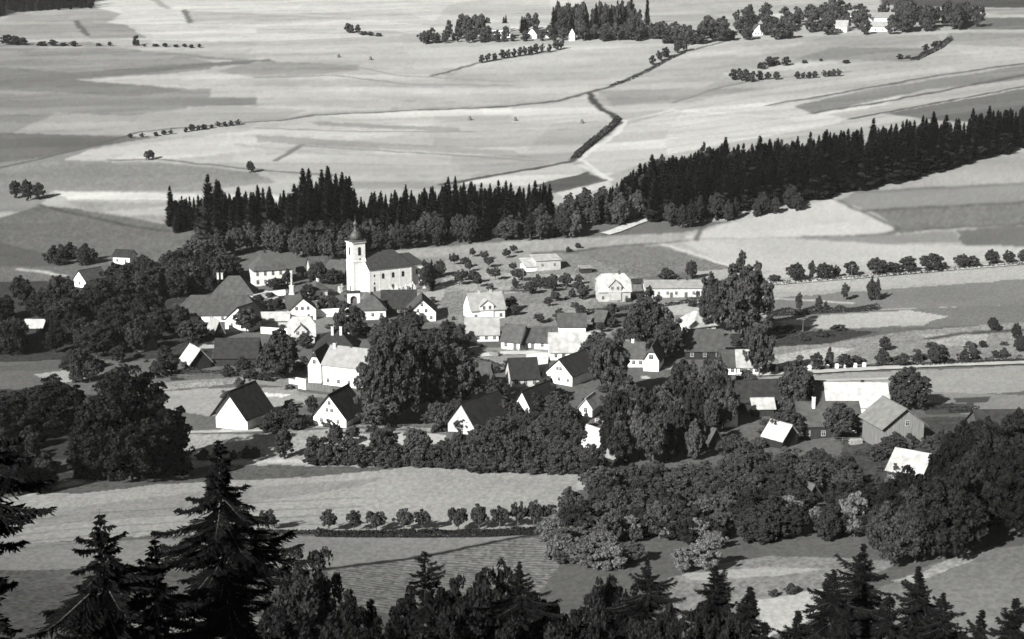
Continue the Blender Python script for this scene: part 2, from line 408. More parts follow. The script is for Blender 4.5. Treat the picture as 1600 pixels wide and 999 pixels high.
field([(1060, 376), (1200, 372), (1380, 382), (1600, 387), (2100, 385), (2100, 405), (1600, 402), (1430, 420), (1200, 437), (1145, 420)], 180)
field([(600, 392), (800, 377), (930, 371), (1070, 364), (1075, 376), (900, 390), (800, 397), (700, 404), (640, 402)], 158, rough=0.8)
stroke([(1085, 375), (1095, 358), (1105, 350)], 90, 2.5)
stroke([(885, 396), (930, 387), (1070, 377)], 85, 2.5)
field([(885, 400), (940, 387), (1035, 383), (1145, 419), (1090, 424), (1000, 434), (930, 432)], 120, rough=1.0)
stroke([(1035, 382), (1145, 417)], 200, 3)
field([(1150, 450), (1600, 416), (2100, 390), (2100, 410), (1600, 435), (1210, 458), (1150, 470)], 172)
field([(1150, 470), (1600, 436), (2100, 410), (2100, 450), (1600, 476), (1200, 490), (1150, 490)], 124)
stroke([(1200, 466), (1270, 470), (1330, 474)], 195, 2.5)
field([(1200, 492), (1600, 476), (2100, 460), (2100, 520), (1600, 505), (1200, 520)], 118)
field([(1215, 503), (1290, 492), (1420, 485), (1480, 494), (1440, 508), (1300, 516)], 176)
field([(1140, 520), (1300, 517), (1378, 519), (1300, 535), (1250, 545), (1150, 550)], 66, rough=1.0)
field([(1150, 548), (1300, 536), (1400, 520), (1600, 503), (2100, 500), (2100, 570), (1600, 564), (1350, 574), (1150, 584)], 142, rough=1.0)
field([(1210, 556), (1290, 542), (1340, 545), (1300, 560), (1220, 572)], 180, rough=0.9); field([(1440, 523), (1540, 520), (1540, 540), (1470, 542)], 165, rough=1)
stroke([(1450, 530), (1500, 522), (1600, 515)], 55, 3)
field([(1150, 590), (1300, 584), (1600, 572), (2100, 560), (2100, 620), (1600, 612), (1440, 622), (1150, 605)], 160)
field([(1440, 612), (1600, 618), (2100, 620), (2100, 660), (1600, 655), (1440, 640)], 140)
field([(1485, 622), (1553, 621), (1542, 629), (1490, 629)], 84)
field([(1440, 630), (1520, 630), (1520, 645), (1445, 648)], 82); field([(1320, 655), (1530, 650), (1530, 760), (1310, 770)], 78, rough=1)  # first patch: the big round tree's shadow, painted into the ground tone
stroke([(1150, 583), (1300, 577), (1450, 569), (1600, 564)], 48, 5, 1.0)
# --- the village floor
field([(600, 405), (900, 396), (1000, 436), (1110, 440), (1110, 500), (930, 510), (700, 510), (560, 470)], 132, rough=1)
field([(1110, 440), (1160, 440), (1160, 520), (1110, 520)], 130)
field([(945, 478), (1035, 474), (1045, 495), (950, 510), (925, 500)], 100, rough=0.8)
field([(1036, 474), (1100, 467), (1150, 470), (1100, 490), (1045, 493)], 176)
field([(560, 440), (700, 436), (690, 470), (580, 480)], 120)
field([(640, 458), (700, 450), (690, 470), (650, 475)], 165)
field([(690, 436), (760, 425), (900, 430), (920, 445), (760, 455), (690, 456)], 160, rough=0.9)
field([(700, 395), (830, 385), (830, 420), (760, 425), (690, 430)], 150, rough=0.8)
field([(730, 480), (930, 470), (930, 486), (730, 500)], 140, rough=1)
field([(740, 544), (865, 545), (850, 560), (830, 575), (760, 578), (720, 565)], 150, rough=0.9)
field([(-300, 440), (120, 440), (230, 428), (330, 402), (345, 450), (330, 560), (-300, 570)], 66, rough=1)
field([(400, 455), (450, 455), (440, 468), (398, 466)], 195)
field([(395, 505), (560, 492), (560, 515), (500, 520), (470, 520)], 130)
field([(930, 520), (990, 505), (1000, 540), (940, 545)], 130, rough=0.8)
field([(50, 585), (110, 577), (165, 588), (90, 600)], 168); field([(0, 572), (130, 560), (150, 572), (0, 582)], 96)
field([(200, 600), (380, 590), (470, 592), (470, 605), (380, 600), (230, 612)], 140, rough=0.8)
field([(233, 614), (320, 607), (460, 606), (492, 626), (440, 648), (330, 650), (262, 642)], 160)
field([(398, 612), (456, 616), (440, 621), (405, 618)], 225)
field([(265, 677), (400, 668), (560, 664), (730, 672), (745, 690), (620, 700), (560, 722), (300, 722), (288, 700)], 160, rough=0.8)
field([(560, 680), (730, 676), (735, 690), (600, 697), (480, 700)], 192)
stroke([(265, 678), (400, 676), (560, 668), (720, 680)], 70, 1.8)
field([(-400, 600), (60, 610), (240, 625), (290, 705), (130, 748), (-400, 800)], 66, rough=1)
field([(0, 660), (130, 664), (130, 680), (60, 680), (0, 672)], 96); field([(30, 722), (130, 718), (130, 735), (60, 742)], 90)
for k in range(120):                                     # vegetable plots, mown corners and trodden yards between the houses
    x0, y0 = rnd.uniform(190, 1120), rnd.uniform(440, 690)
    if 560 < x0 < 700 and y0 > 540: continue
    a_, b_, sk = rnd.uniform(10, 34), rnd.uniform(3, 8), rnd.uniform(-8, 8)
    field([(x0, y0), (x0 + a_, y0 - rnd.uniform(0, 3)), (x0 + a_ + sk, y0 - b_), (x0 + sk, y0 - b_ + rnd.uniform(-1, 1))], rnd.choice([62, 80, 95, 130, 150, 165, 185]), furrow=rnd.choice([0, 0, 0.6]), rough=0.9)
# --- the near fields
field([(-400, 860), (45, 772), (130, 747), (300, 722), (430, 717), (610, 722), (910, 737), (905, 770), (870, 800), (850, 826), (400, 832), (130, 842), (-400, 900)], 166, rough=0.55)
field([(60, 770), (190, 742), (340, 727), (640, 731), (500, 745), (250, 757), (120, 772)], 98, rough=0.8)
field([(40, 800), (300, 770), (420, 760), (600, 748), (560, 760), (300, 800), (60, 820)], 150, rough=0.6)
stroke([(45, 773), (130, 749), (300, 724), (430, 720), (610, 725)], 196, 4)
field([(905, 738), (980, 738), (1070, 745), (1150, 760), (1040, 768), (900, 765)], 184)
field([(-400, 900), (0, 850), (430, 838), (855, 834), (700, 862), (510, 890), (300, 892), (-400, 960)], 142, rough=0.5)
for k in range(5):
    stroke([(0, 862 - k * 11), (150, 846 - k * 11), (330, 838 - k * 12), (560, 830 - k * 13)], 100, 1.2, 0.45)
field([(508, 892), (700, 865), (800, 843), (868, 838), (880, 870), (850, 925), (640, 965), (520, 940)], 126, furrow=1.0, rough=1.0)
stroke([(420, 896), (505, 889), (600, 877), (700, 863), (800, 841), (870, 832)], 34, 1.6, 1.0)
field([(-400, 960), (0, 892), (400, 888), (510, 893), (520, 1010), (-400, 1100)], 104, rough=1)
field([(200, 970), (300, 960), (480, 968), (470, 1010), (200, 1010)], 150)
field([(1040, 905), (1130, 880), (1200, 868), (1410, 878), (1330, 915), (1220, 965), (1180, 1010), (1080, 1010)], 142, rough=0.9)
field([(1180, 938), (1290, 920), (1290, 960), (1190, 1000)], 190)
field([(1060, 897), (1200, 884), (1290, 890), (1200, 902), (1080, 908)], 176)
field([(1290, 960), (1450, 885), (1520, 862), (1600, 850), (2100, 800), (2100, 1100), (1290, 1100)], 128, rough=0.5)
field([(1390, 908), (1440, 895), (1490, 872), (1530, 866), (1500, 885), (1420, 915)], 168, rough=0.9)
# crops, mowing strips and dry patches that belong to the land itself
farf = np.clip((VY - 620) / 150, 0, 1)
ang = VX * 0.10
ALB *= 1 + farf * (0.20 * (vn1(VX / 160, (VY - ang) / 9.0) - 0.5) + 0.16 * (vn2(VX / 60 + 9, VY / 22) - 0.5))
def hsh(a, k): v = np.sin(a * 127.1 + k * 311.7) * 43758.5453; return v - np.floor(v)
sd_ = VY + 0.10 * VX + 50 * (vn1(VX / 330, VY / 500) - 0.5); sr_ = VY - 0.30 * VX + 40 * (vn2(VX / 300, VY / 500) - 0.5)
left_ = VX < 150 + 60 * np.sin(VY / 170)
strip = np.where(left_, np.floor(sd_ / 27), np.floor(sr_ / 22) + 900); blk = np.floor((VX + 90 * hsh(strip, 2)) / 210)
ALB *= 1 + farf * (0.17 * (hsh(strip, 1) - 0.5) + 0.17 * (hsh(strip * 3.7 + blk, 5) - 0.5))
edge_ = np.where(left_, np.abs(sd_ / 27 - np.round(sd_ / 27)) * 27, np.abs(sr_ / 22 - np.round(sr_ / 22)) * 22)
ALB *= 1 - farf * 0.22 * (edge_ < 1.1) * (hsh(strip + blk, 9) > 0.45)
ALB *= 1 + (1 - farf) * (0.10 * (vn3(VX / 13, VY / 9) - 0.5) + 0.10 * (vn3(VX / 0.7, VY / 0.9) - 0.5))
ALB *= 1 + RGH * (0.14 * (vn2(VX / 4.1, VY / 4.0) - 0.5) + 0.75 * (vn1(VX / 0.55, VY / 1.0) - 0.5))
ALB *= 1 + (1 - farf) * 0.025 * np.sin((VY + 0.16 * VX) * 1.9 + 5 * vn1(VX / 40, VY / 30))
ALB *= 1 - 0.12 * farf
ALB = np.clip(ALB, 0.02, 0.7)
A2 = ALB.reshape(GX.shape); r0 = int(np.searchsorted(ys, 600.0))          # crop edges on the far slope are grown over, not ruled
B2 = A2[r0:]; 
for _ in range(1):
    B2 = (np.roll(B2, 1, 1) + 2 * B2 + np.roll(B2, -1, 1)) / 4; B2[1:-1] = (B2[:-2] + 2 * B2[1:-1] + B2[2:]) / 4
A2[r0:] = B2; ALB = A2.ravel()
# ditches, banks and cart tracks that part the far fields
for pts_, tn_, wd_ in (([(1130, 66), (1070, 81), (1040, 95), (1000, 115), (955, 135), (920, 145), (870, 158), (800, 166), (740, 169), (620, 174), (492, 180), (440, 188), (380, 192)], 78, 4.0),
        ([(922, 146), (930, 162), (950, 176), (966, 186), (968, 192), (955, 203), (932, 220), (905, 240), (897, 250)], 62, 5.0), ([(675, 119), (740, 100), (790, 91), (860, 81)], 92, 4.0), ([(690, 289), (780, 273), (850, 261), (893, 252)], 70, 4.5),
        ([(-60, 270), (0, 262), (60, 250), (130, 232), (220, 206), (300, 198), (380, 194)], 88, 4.0), ([(432, 251), (470, 227)], 110, 4.0), ([(170, 250), (250, 250), (330, 258), (430, 268), (520, 274)], 108, 4.0), ([(118, 33), (137, 55)], 95, 5.0), ([(288, 16), (297, 35)], 105, 5.0),
        ([(840, 290), (918, 270)], 70, 3.0), ([(865, 301), (951, 281)], 90, 3.0), ([(1200, 165), (1330, 142), (1470, 117), (1640, 94)], 90, 4.0), ([(1270, 177), (1400, 156), (1640, 110)], 88, 4.0), ([(1330, 186), (1480, 158), (1640, 128)], 75, 4.0), ([(1050, 161), (1130, 136), (1185, 124), (1260, 119), (1330, 112)], 120, 4.0),
        ([(470, 228), (600, 236), (760, 246), (850, 252)], 135, 4.0), ([(400, 200), (560, 206), (740, 206)], 140, 4.0), ([(560, 105), (620, 118), (800, 128)], 140, 4.0), ([(400, 122), (520, 118), (640, 132), (800, 134)], 135, 4.0)):
    stroke(pts_, tn_, wd_, 0.9)
stroke([(978, 188), (972, 203), (940, 226), (908, 249), (930, 266), (956, 282)], 200, 2.4, 0.8)
GZ = GZ + (RGH * 0.02 * (vn3(VX / 2.3, VY / 2.3) - 0.5) + 0.9 * (vn2(VX / 40, VY / 40) - 0.5) * np.clip((VY - 150) / 60, 0, 1) * np.clip((640 - VY) / 60, 0, 1) * 0).reshape(GZ.shape)
nr, nc = GX.shape
ii = np.arange(nr * nc).reshape(nr, nc)
F = np.stack([ii[:-1, :-1], ii[:-1, 1:], ii[1:, 1:], ii[1:, :-1]], -1).reshape(-1, 4)
m, n, out = new_mat('meadow_and_crops')
b = n.nodes.new('ShaderNodeBsdfDiffuse')
at = n.nodes.new('ShaderNodeAttribute'); at.attribute_name = 'crop'
sep = n.nodes.new('ShaderNodeSeparateColor'); n.links.new(at.outputs['Color'], sep.inputs[0])
tc = n.nodes.new('ShaderNodeTexCoord')
nz = n.nodes.new('ShaderNodeTexNoise'); nz.inputs['Scale'].default_value = 2.4; nz.inputs['Detail'].default_value = 5; nz.inputs['Roughness'].default_value = 0.8
mp = n.nodes.new('ShaderNodeMapping'); mp.inputs['Scale'].default_value = (1.0, 0.75, 1.0); mp.inputs['Rotation'].default_value = (0, 0, 0.12)
n.links.new(tc.outputs['Object'], mp.inputs[0]); n.links.new(mp.outputs[0], nz.inputs[0])
mr = n.nodes.new('ShaderNodeMapRange'); mr.inputs[1].default_value = 0.25; mr.inputs[2].default_value = 0.75; mr.inputs[3].default_value = 0.74; mr.inputs[4].default_value = 1.26
n.links.new(nz.outputs[0], mr.inputs[0])
wv = n.nodes.new('ShaderNodeTexWave'); wv.bands_direction = 'Y'; wv.inputs['Scale'].default_value = 0.20; wv.inputs['Distortion'].default_value = 7.0; wv.inputs['Detail'].default_value = 3; wv.inputs['Detail Scale'].default_value = 1.2
mp2 = n.nodes.new('ShaderNodeMapping'); mp2.inputs['Rotation'].default_value = (0, 0, 0.25)
n.links.new(tc.outputs['Object'], mp2.inputs[0]); n.links.new(mp2.outputs[0], wv.inputs[0])
mw = n.nodes.new('ShaderNodeMapRange'); mw.inputs[3].default_value = 0.72; mw.inputs[4].default_value = 1.25
n.links.new(wv.outputs[1], mw.inputs[0])
mxf = n.nodes.new('ShaderNodeMix'); mxf.data_type = 'FLOAT'; mxf.inputs[2].default_value = 1.0
n.links.new(sep.outputs[1], mxf.inputs[0]); n.links.new(mw.outputs[0], mxf.inputs[3])
mu = n.nodes.new('ShaderNodeMath'); mu.operation = 'MULTIPLY'; n.links.new(mr.outputs[0], mu.inputs[0]); n.links.new(mxf.outputs[0], mu.inputs[1])
mu2 = n.nodes.new('ShaderNodeMath'); mu2.operation = 'MULTIPLY'; n.links.new(sep.outputs[0], mu2.inputs[0]); n.links.new(mu.outputs[0], mu2.inputs[1])
mx = n.nodes.new('ShaderNodeVectorMath'); mx.operation = 'SCALE'; mx.inputs[0].default_value = TINT
n.links.new(mu2.outputs[0], mx.inputs['Scale']); n.links.new(mx.outputs[0], b.inputs[0])
bp = n.nodes.new('ShaderNodeBump'); bp.inputs['Strength'].default_value = 0.25; bp.inputs['Distance'].default_value = 0.3
mb_ = n.nodes.new('ShaderNodeMath'); mb_.operation = 'MULTIPLY_ADD'; n.links.new(wv.outputs[1], mb_.inputs[0]); n.links.new(sep.outputs[1], mb_.inputs[1]); n.links.new(nz.outputs[0], mb_.inputs[2])
n.links.new(mb_.outputs[0], bp.inputs['Height']); n.links.new(bp.outputs[0], b.inputs['Normal'])
n.links.new(b.outputs[0], out.inputs[0])
M['ground'] = m
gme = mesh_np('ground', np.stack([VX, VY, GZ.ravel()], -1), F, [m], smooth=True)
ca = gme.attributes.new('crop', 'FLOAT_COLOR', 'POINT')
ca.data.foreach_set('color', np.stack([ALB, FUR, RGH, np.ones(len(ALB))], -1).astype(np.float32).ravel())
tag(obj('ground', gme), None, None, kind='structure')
# ------------------------------------------------------------------ roads and tracks: ribbons laid on the sheet
def ribbon(name, pts, wm, mat, lift=0.12):
    P = world_poly(pts, False, 12); V = []; Fc = []
    for i in range(len(P)):
        a = P[max(i - 1, 0)]; c = P[min(i + 1, len(P) - 1)]; t = np.array([c[0] - a[0], c[1] - a[1]]); t /= np.linalg.norm(t) + 1e-9
        nn = np.array([-t[1], t[0]]); wj = wm * (0.85 + 0.3 * rnd.random())
        for s in (-0.5, 0, 0.5):
            x, y = P[i][0] + nn[0] * s * wj, P[i][1] + nn[1] * s * wj
            V.append((x, y, hz(x, y) + lift + (0.1 if s == 0 else 0)))
        if i: k = i * 3; Fc += [(k - 3, k - 2, k + 1, k), (k - 2, k - 1, k + 2, k + 1)]
    return tag(obj(name, mesh_np(name, V, Fc, [mat], smooth=True)), None, None, kind='structure')
ribbon('country_road', [(1150, 447), (1220, 443), (1300, 437), (1440, 425), (1600, 412), (1750, 400)], 5.0, M['road'], 0.35)
ribbon('embankment_road', [(1150, 588), (1210, 585), (1300, 581), (1350, 578), (1470, 572), (1600, 568), (1700, 566)], 4.2, M['road'], 0.4)
ribbon('forest_road', [(945, 367), (962, 362), (990, 351), (1020, 340), (1055, 327)], 6.0, M['road'], 0.5)
ribbon('village_lane', [(750, 556), (790, 552), (830, 552), (858, 556)], 5.0, M['road'], 0.2)
ribbon('farm_track', [(270, 676), (330, 675), (400, 673), (480, 668)], 2.2, M['track'], 0.1)
ribbon('garden_path', [(1160, 606), (1220, 598), (1290, 595), (1390, 592)], 3.0, M['road'], 0.15)
# ------------------------------------------------------------------ foliage prototypes
def quads_at(Pt, Nn, size, g, aspect=1.0):
    """one leaf-spray quad per point, facing Nn"""
    n = len(Pt); r = g.normal(size=(n, 3)); a = np.cross(Nn, r); a /= np.linalg.norm(a, axis=1)[:, None] + 1e-9
    b = np.cross(Nn, a); s = np.asarray(size)[:, None] * 0.5
    c = [Pt + a * s * g.uniform(0.6, 1.2, (n, 1)) * sx * aspect + b * s * g.uniform(0.6, 1.2, (n, 1)) * sy for sx, sy in ((-1, -1), (1, -1), (1, 1), (-1, 1))]
    return np.stack(c, 1).reshape(-1, 3)
def unit(v): return v / (np.linalg.norm(v, axis=-1, keepdims=True) + 1e-9)
def crown_points(g, nblob, nleaf, z0, z1, rx, shape='round', blob=0.2):
    """points and normals of foliage clumps filling a crown of radius rx between z0 and z1 (height 1)"""
    zc, hz_ = (z0 + z1) / 2, (z1 - z0) / 2
    P = []; N = []
    c = []; cen = np.zeros((nblob, 3))
    for k in range(nblob):
        for _ in range(30):
            d = unit(g.normal(size=3)); r = g.uniform(0.18, 1.0) ** 0.5; p = d * r * (1 + 0.16 * math.sin(5 * math.atan2(d[1], d[0]) + 3 * d[2] + nblob))
            zz = p[2]
            if shape == 'cone': f = 0.25 + 0.75 * (1 - (zz + 1) / 2) ** 0.7 * 1.15
            elif shape == 'column': f = 0.95 if zz < 0.3 else 1 - (zz - 0.3) * 0.9
            elif shape == 'umbrella': f = 0.75 + 0.35 * max(0, 1 - abs(zz - 0.1))
            elif shape == 'shrub': f = 1.1 if zz < 0 else 1.05 - 0.35 * zz
            else: f = 1.05 - 0.12 * zz
            q = np.array([p[0] * rx * f, p[1] * rx * f, zc + zz * hz_])
            if k == 0 or np.min(((cen[:k] - q) ** 2).sum(1)) > (blob * 0.75) ** 2: break
        cen[k] = q
        c.append((q, blob * g.uniform(0.65, 1.25)))
    ctr = np.array([0, 0, zc - 0.1 * hz_])
    per = nleaf // nblob
    for q, br in c:
        d = unit(g.normal(size=(per, 3)) + unit(q - ctr) * 0.75 + np.array([0, 0, 0.25]))
        rr = br * (0.45 + 0.62 * g.random((per, 1)) ** 0.6) * (1 + 0.22 * np.sin(d[:, :1] * 11 + q[0] * 30) * np.sin(d[:, 1:2] * 9 + q[1] * 20))
        P.append(q + d * rr * np.array([1, 1, 0.82])); N.append(unit(d + 0.95 * g.normal(size=(per, 3))))
    return np.concatenate(P), np.concatenate(N), c
def trunk_mb(mb, h, r, limbs, g, rx, z0):
    mb.tube((0, 0, -0.06), (0, 0, h * 0.55), r * 1.25, r * 0.8, 7)
    mb.tube((0, 0, h * 0.55), (g.normal() * 0.01, g.normal() * 0.01, h), r * 0.8, r * 0.25, 6)
    for k in range(limbs):
        a = g.uniform(0, 6.28); zb = g.uniform(z0 * 0.85, h * 0.75); L = rx * g.uniform(0.5, 0.8)
        mb.tube((0, 0, zb), (L * math.cos(a), L * math.sin(a), zb + L * g.uniform(0.5, 1.1)), r * 0.45, r * 0.12, 5)
PROTO = {}
def leafy(name, seed, nblob, nleaf, leaf, z0, z1=0.97, shape='round', blob=0.2, trunk_r=0.022, rx=0.42):
    g = np.random.default_rng(seed)
    P, N, c = crown_points(g, nblob, nleaf, z0, z1, rx - blob * 0.35, shape, blob)
    s = leaf * g.uniform(0.6, 1.35, len(P))
    V = quads_at(P, N, s, g); k = len(P)
    V[:, :2] /= (2 * rx)                                   # crown width 1
    V[:, 2] = np.maximum(V[:, 2], 0.005)
    cm = mesh_np(name + '_crown', V, np.arange(4 * k).reshape(-1, 4), [M['leaf']])
    mb = MB(); trunk_mb(mb, z0 + (z1 - z0) * 0.62, trunk_r, 5, g, rx, z0)
    mb.v = [(x / (2 * rx) * 0.9, y / (2 * rx) * 0.9, z) for x, y, z in mb.v]
    PROTO[name] = (cm, mb.mesh(name + '_trunk', [M['bark']]))
# broad-leaved trees: height 1, crown width 1, scaled per tree
leafy('lime', 1, 190, 12500, 0.034, 0.13, blob=0.068)
leafy('ash', 2, 135, 8600, 0.040, 0.18, blob=0.075)
leafy('maple', 3, 92, 5600, 0.048, 0.12, blob=0.088)
leafy('alder', 4, 115, 6600, 0.040, 0.08, shape='column', blob=0.068, rx=0.3)
leafy('birch', 5, 84, 4600, 0.038, 0.12, shape='cone', blob=0.062, rx=0.28)
leafy('elm', 6, 84, 4800, 0.048, 0.20, shape='umbrella', blob=0.085)
leafy('apple', 7, 44, 2700, 0.065, 0.36, blob=0.12, trunk_r=0.035, rx=0.52)
leafy('plum', 8, 36, 2200, 0.070, 0.36, blob=0.12, trunk_r=0.035, rx=0.46)
leafy('pear', 13, 42, 2500, 0.065, 0.36, blob=0.12, trunk_r=0.035, rx=0.52)
leafy('bush', 9, 46, 2500, 0.09, 0.02, shape='shrub', blob=0.13, rx=0.5)
leafy('thicket', 10, 60, 3200, 0.075, 0.0, shape='shrub', blob=0.11, rx=0.5)
leafy('small', 11, 20, 760, 0.12, 0.2, blob=0.15, trunk_r=0.035, rx=0.45)
leafy('small_tall', 41, 20, 680, 0.11, 0.12, shape='column', blob=0.12, trunk_r=0.03, rx=0.32)
leafy('small_wide', 42, 17, 680, 0.12, 0.22, shape='umbrella', blob=0.14, trunk_r=0.035, rx=0.55)
leafy('smallbush', 12, 12, 520, 0.16, 0.0, shape='shrub', blob=0.2, rx=0.5)
leafy('near_ash', 31, 260, 26000, 0.019, 0.06, shape='column', blob=0.05, rx=0.32, trunk_r=0.012)
leafy('near_elm', 32, 280, 27000, 0.020, 0.08, blob=0.055, rx=0.38, trunk_r=0.012)
leafy('near_birch', 33, 200, 17000, 0.018, 0.08, shape='cone', blob=0.045, rx=0.28, trunk_r=0.012)
def spruce(name, seed, whorls, per, trunk_r=0.012, rmax=0.5, gap=0.0, lean=0.0):
    """mid-distance conifer: height 1, base width 1, drooping branch fans in whorls"""
    g = np.random.default_rng(seed); V = []; Fq = []; mi = []
    for w_ in range(whorls):
        t = (w_ + g.uniform(-0.3, 0.3)) / whorls; z = 0.08 + 0.90 * t
        rr = rmax * (1 - t) ** 0.58 * g.uniform(0.75, 1.15) + 0.012
        if t < 0.12: rr *= 0.8
        for k in range(per):
            if g.random() < gap: continue
            a = 2 * math.pi * (k + g.uniform(-0.4, 0.4)) / per + w_ * 1.3; z = 0.08 + 0.90 * min(0.995, max(0, t + g.uniform(-0.7, 0.7) / whorls)); L = rr * g.uniform(0.7, 1.15)
            dr = L * g.uniform(0.12, 0.3); wd = L * 0.30 + 0.02
            for fan in (-0.38, 0, 0.38):
                aa = a + fan; LL = L * (1 - abs(fan) * 0.5); u = np.array([math.cos(aa), math.sin(aa), 0]); s_ = np.array([-u[1], u[0], 0]) * wd * 0.45
                p0 = np.array([0, 0, z]); p1 = p0 + u * LL * 0.55 + [0, 0, -dr * 0.35 * 0.6]; p2 = p0 + u * LL + [0, 0, -dr * 0.6 + L * 0.08]
                sag = np.array([0, 0, -0.018 - 0.1 * L])
                o = len(V); V += [p0, p1 + s_ + sag, p2, p1 - s_ + sag]; Fq.append((o, o + 1, o + 2, o + 3)); mi.append(0)
    o = len(V); n = 6
    for r_, z in ((trunk_r * 1.3, -0.04), (trunk_r * 0.7, 0.5), (0.002, 0.985)):
        for k in range(n): V.append(np.array([r_ * 2 * math.cos(k * 6.283 / n), r_ * 2 * math.sin(k * 6.283 / n), z]))
    for i in range(2):
        for k in range(n): Fq.append((o + i * n + k, o + i * n + (k + 1) % n, o + (i + 1) * n + (k + 1) % n, o + (i + 1) * n + k)); mi.append(1)
    V = np.array(V)
    # feathery tip
    PROTO[name] = mesh_np(name, V, np.array(Fq), [M['needle'], M['bark']], mi)
for i in range(4): spruce('spruce%d' % i, 20 + i, (32, 36, 30, 34)[i], (9, 8, 9, 10)[i], gap=(0.05, 0.12, 0.08, 0.02)[i])
def big_spruce(name, seed, h, rbase, z_from=0.0, dens=1.0, step=0.42, spread=1.0):
    """near conifer with every branch, side twig and hanging spray; returns crown and trunk meshes in metres"""
    g = np.random.default_rng(seed); V = []; F4 = []; tb = MB()
    tb.tube((0, 0, -0.5), (0, 0, h * 0.6), 0.012 * h + 0.05, 0.007 * h + 0.02, 8); tb.tube((0, 0, h * 0.6), (0, 0, h), 0.007 * h + 0.02, 0.012, 6)
    P = []; D = []; S = []
    z = z_from * h + 0.6
    while z < h - 0.12:
        t = z / h; dtop = h - z; R_ = rbase * min(1.0, dtop / (rbase * 1.5)) ** 1.5 * (1 + 0.2 * math.sin(z * 2.3 + seed)) + 0.07
        nb = int(round((6 if t < 0.9 else 4) * dens + g.uniform(-0.8, 1.2)))
        a0 = g.uniform(0, 6.28)
        for k in range(max(nb, 2)):
            a = a0 + 6.283 * k / max(nb, 2) + g.uniform(-0.35, 0.35); L = R_ * g.choice([0.3, 0.55, 0.8, 1.0, 1.15, 1.45]) * spread * (0.8 + 0.35 * math.sin(a * 2 + z * 0.9 + seed))
            rise = 0.35 if t > 0.85 else g.uniform(-0.25, 0.12)
            u = np.array([math.cos(a), math.sin(a), 0.0]); s_ = np.array([-u[1], u[0], 0.0])
            pts = []
            nseg = 6
            for q in range(nseg + 1):
                e = q / nseg; pts.append(np.array([0, 0, z]) + u * L * e + np.array([0, 0, L * (rise * e - 0.38 * e * e + 0.30 * e ** 4)]))
            for q in range(nseg):
                if L > 0.7: tb.tube(pts[q], pts[q + 1], 0.02 * L * (1 - q / nseg) * 0.6 + 0.006, 0.02 * L * (1 - (q + 1) / nseg) * 0.6 + 0.005, 4)
            nt_ = max(4, int(L * 15))
            for q in range(nt_):
                e = (q + g.uniform(0.2, 0.9)) / nt_; e = 0.12 + 0.88 * e; i = min(int(e * nseg), nseg - 1); f = e * nseg - i
                p = pts[i] * (1 - f) + pts[i + 1] * f
                tl = (0.16 + 0.26 * L * (1 - e) + 0.10 * L * min(e, 0.4)) * g.uniform(0.6, 1.3)
                for sd in (-1, 1):
                    d = unit(u * g.uniform(0.5, 1.0) + s_ * sd * g.uniform(0.5, 1.1) + np.array([0, 0, g.uniform(-0.55, 0.0)]))
                    nn_ = max(2, int(tl / 0.13))
                    for j in range(nn_):
                        P.append(p + d * tl * (j + 0.5) / nn_ + np.array([0, 0, -0.02 * j])); D.append(d); S.append(g.uniform(0.10, 0.20))
                # hanging spray
                if g.random() < 0.75:
                    P.append(p + np.array([0, 0, -0.10])); D.append(unit(np.array([g.normal() * 0.3, g.normal() * 0.3, -1]))); S.append(g.uniform(0.14, 0.32))
        z += step * g.uniform(0.7, 1.3) * (0.55 + 0.45 * (1 - t))
    P = np.array(P); D = np.array(D); S = np.array(S); n_ = len(P)
    side = unit(np.cross(D, g.normal(size=(n_, 3)))); hl = (S * 0.75)[:, None]; hw = (S * 0.26)[:, None]
    Vv = np.stack([P - D * hl, P + side * hw, P + D * hl * 1.2, P - side * hw], 1).reshape(-1, 3)
    side2 = np.cross(D, side)
    Vw = np.stack([P - D * hl, P + side2 * hw, P + D * hl, P - side2 * hw], 1).reshape(-1, 3)
    VV = np.concatenate([Vv, Vw])
    return mesh_np(name + '_crown', VV, np.arange(len(VV)).reshape(-1, 4), [M['needle']]), tb.mesh(name + '_trunk', [M['bark']])
# ------------------------------------------------------------------ planting
COUNT = {}
def plant(kind, foot, h, wd, tone=1.0, label=None, cat='tree', group=None, name='leafy_tree', parts=True):
    if kind.startswith('spruce'):
        o = obj(name, PROTO[kind], loc=foot, rz=rnd.uniform(0, 6.28), scale=(wd, wd, h)); o.color = (tone, tone, tone, 1)
    else:
        cm, tm = PROTO[kind]
        if parts:
            o = obj(name, None, loc=foot, rz=rnd.uniform(0, 6.28), scale=(wd, wd, h)); o.empty_display_size = 0.3
            t = obj('trunk', tm, o); c = obj('crown', cm, o); c.color = (tone, tone, tone, 1)
        else:
            o = obj(name, cm, loc=foot, rz=rnd.uniform(0, 6.28), scale=(wd, wd, h)); o.color = (tone, tone, tone, 1)
    tag(o, label, cat, group); COUNT[name] = COUNT.get(name, 0) + 1
    return o
def T(kind, x, yb, yt, wpx, label, group=None, tone=1.0, name='leafy_tree', cat='tree', parts=True):
    p = ground(x, yb); s = px_m(p); return plant(kind, p - Vector((0, 0, 0.1)), (yb - yt) * s * 1.03, wpx * s, tone, label, cat, group, name, parts)
def inpoly(poly, x, y):
    r = False; n = len(poly)
    for i in range(n):
        x1, y1 = poly[i]; x2, y2 = poly[(i + 1) % n]
        if (y1 > y) != (y2 > y) and x < (x2 - x1) * (y - y1) / (y2 - y1) + x1: r = not r
    return r
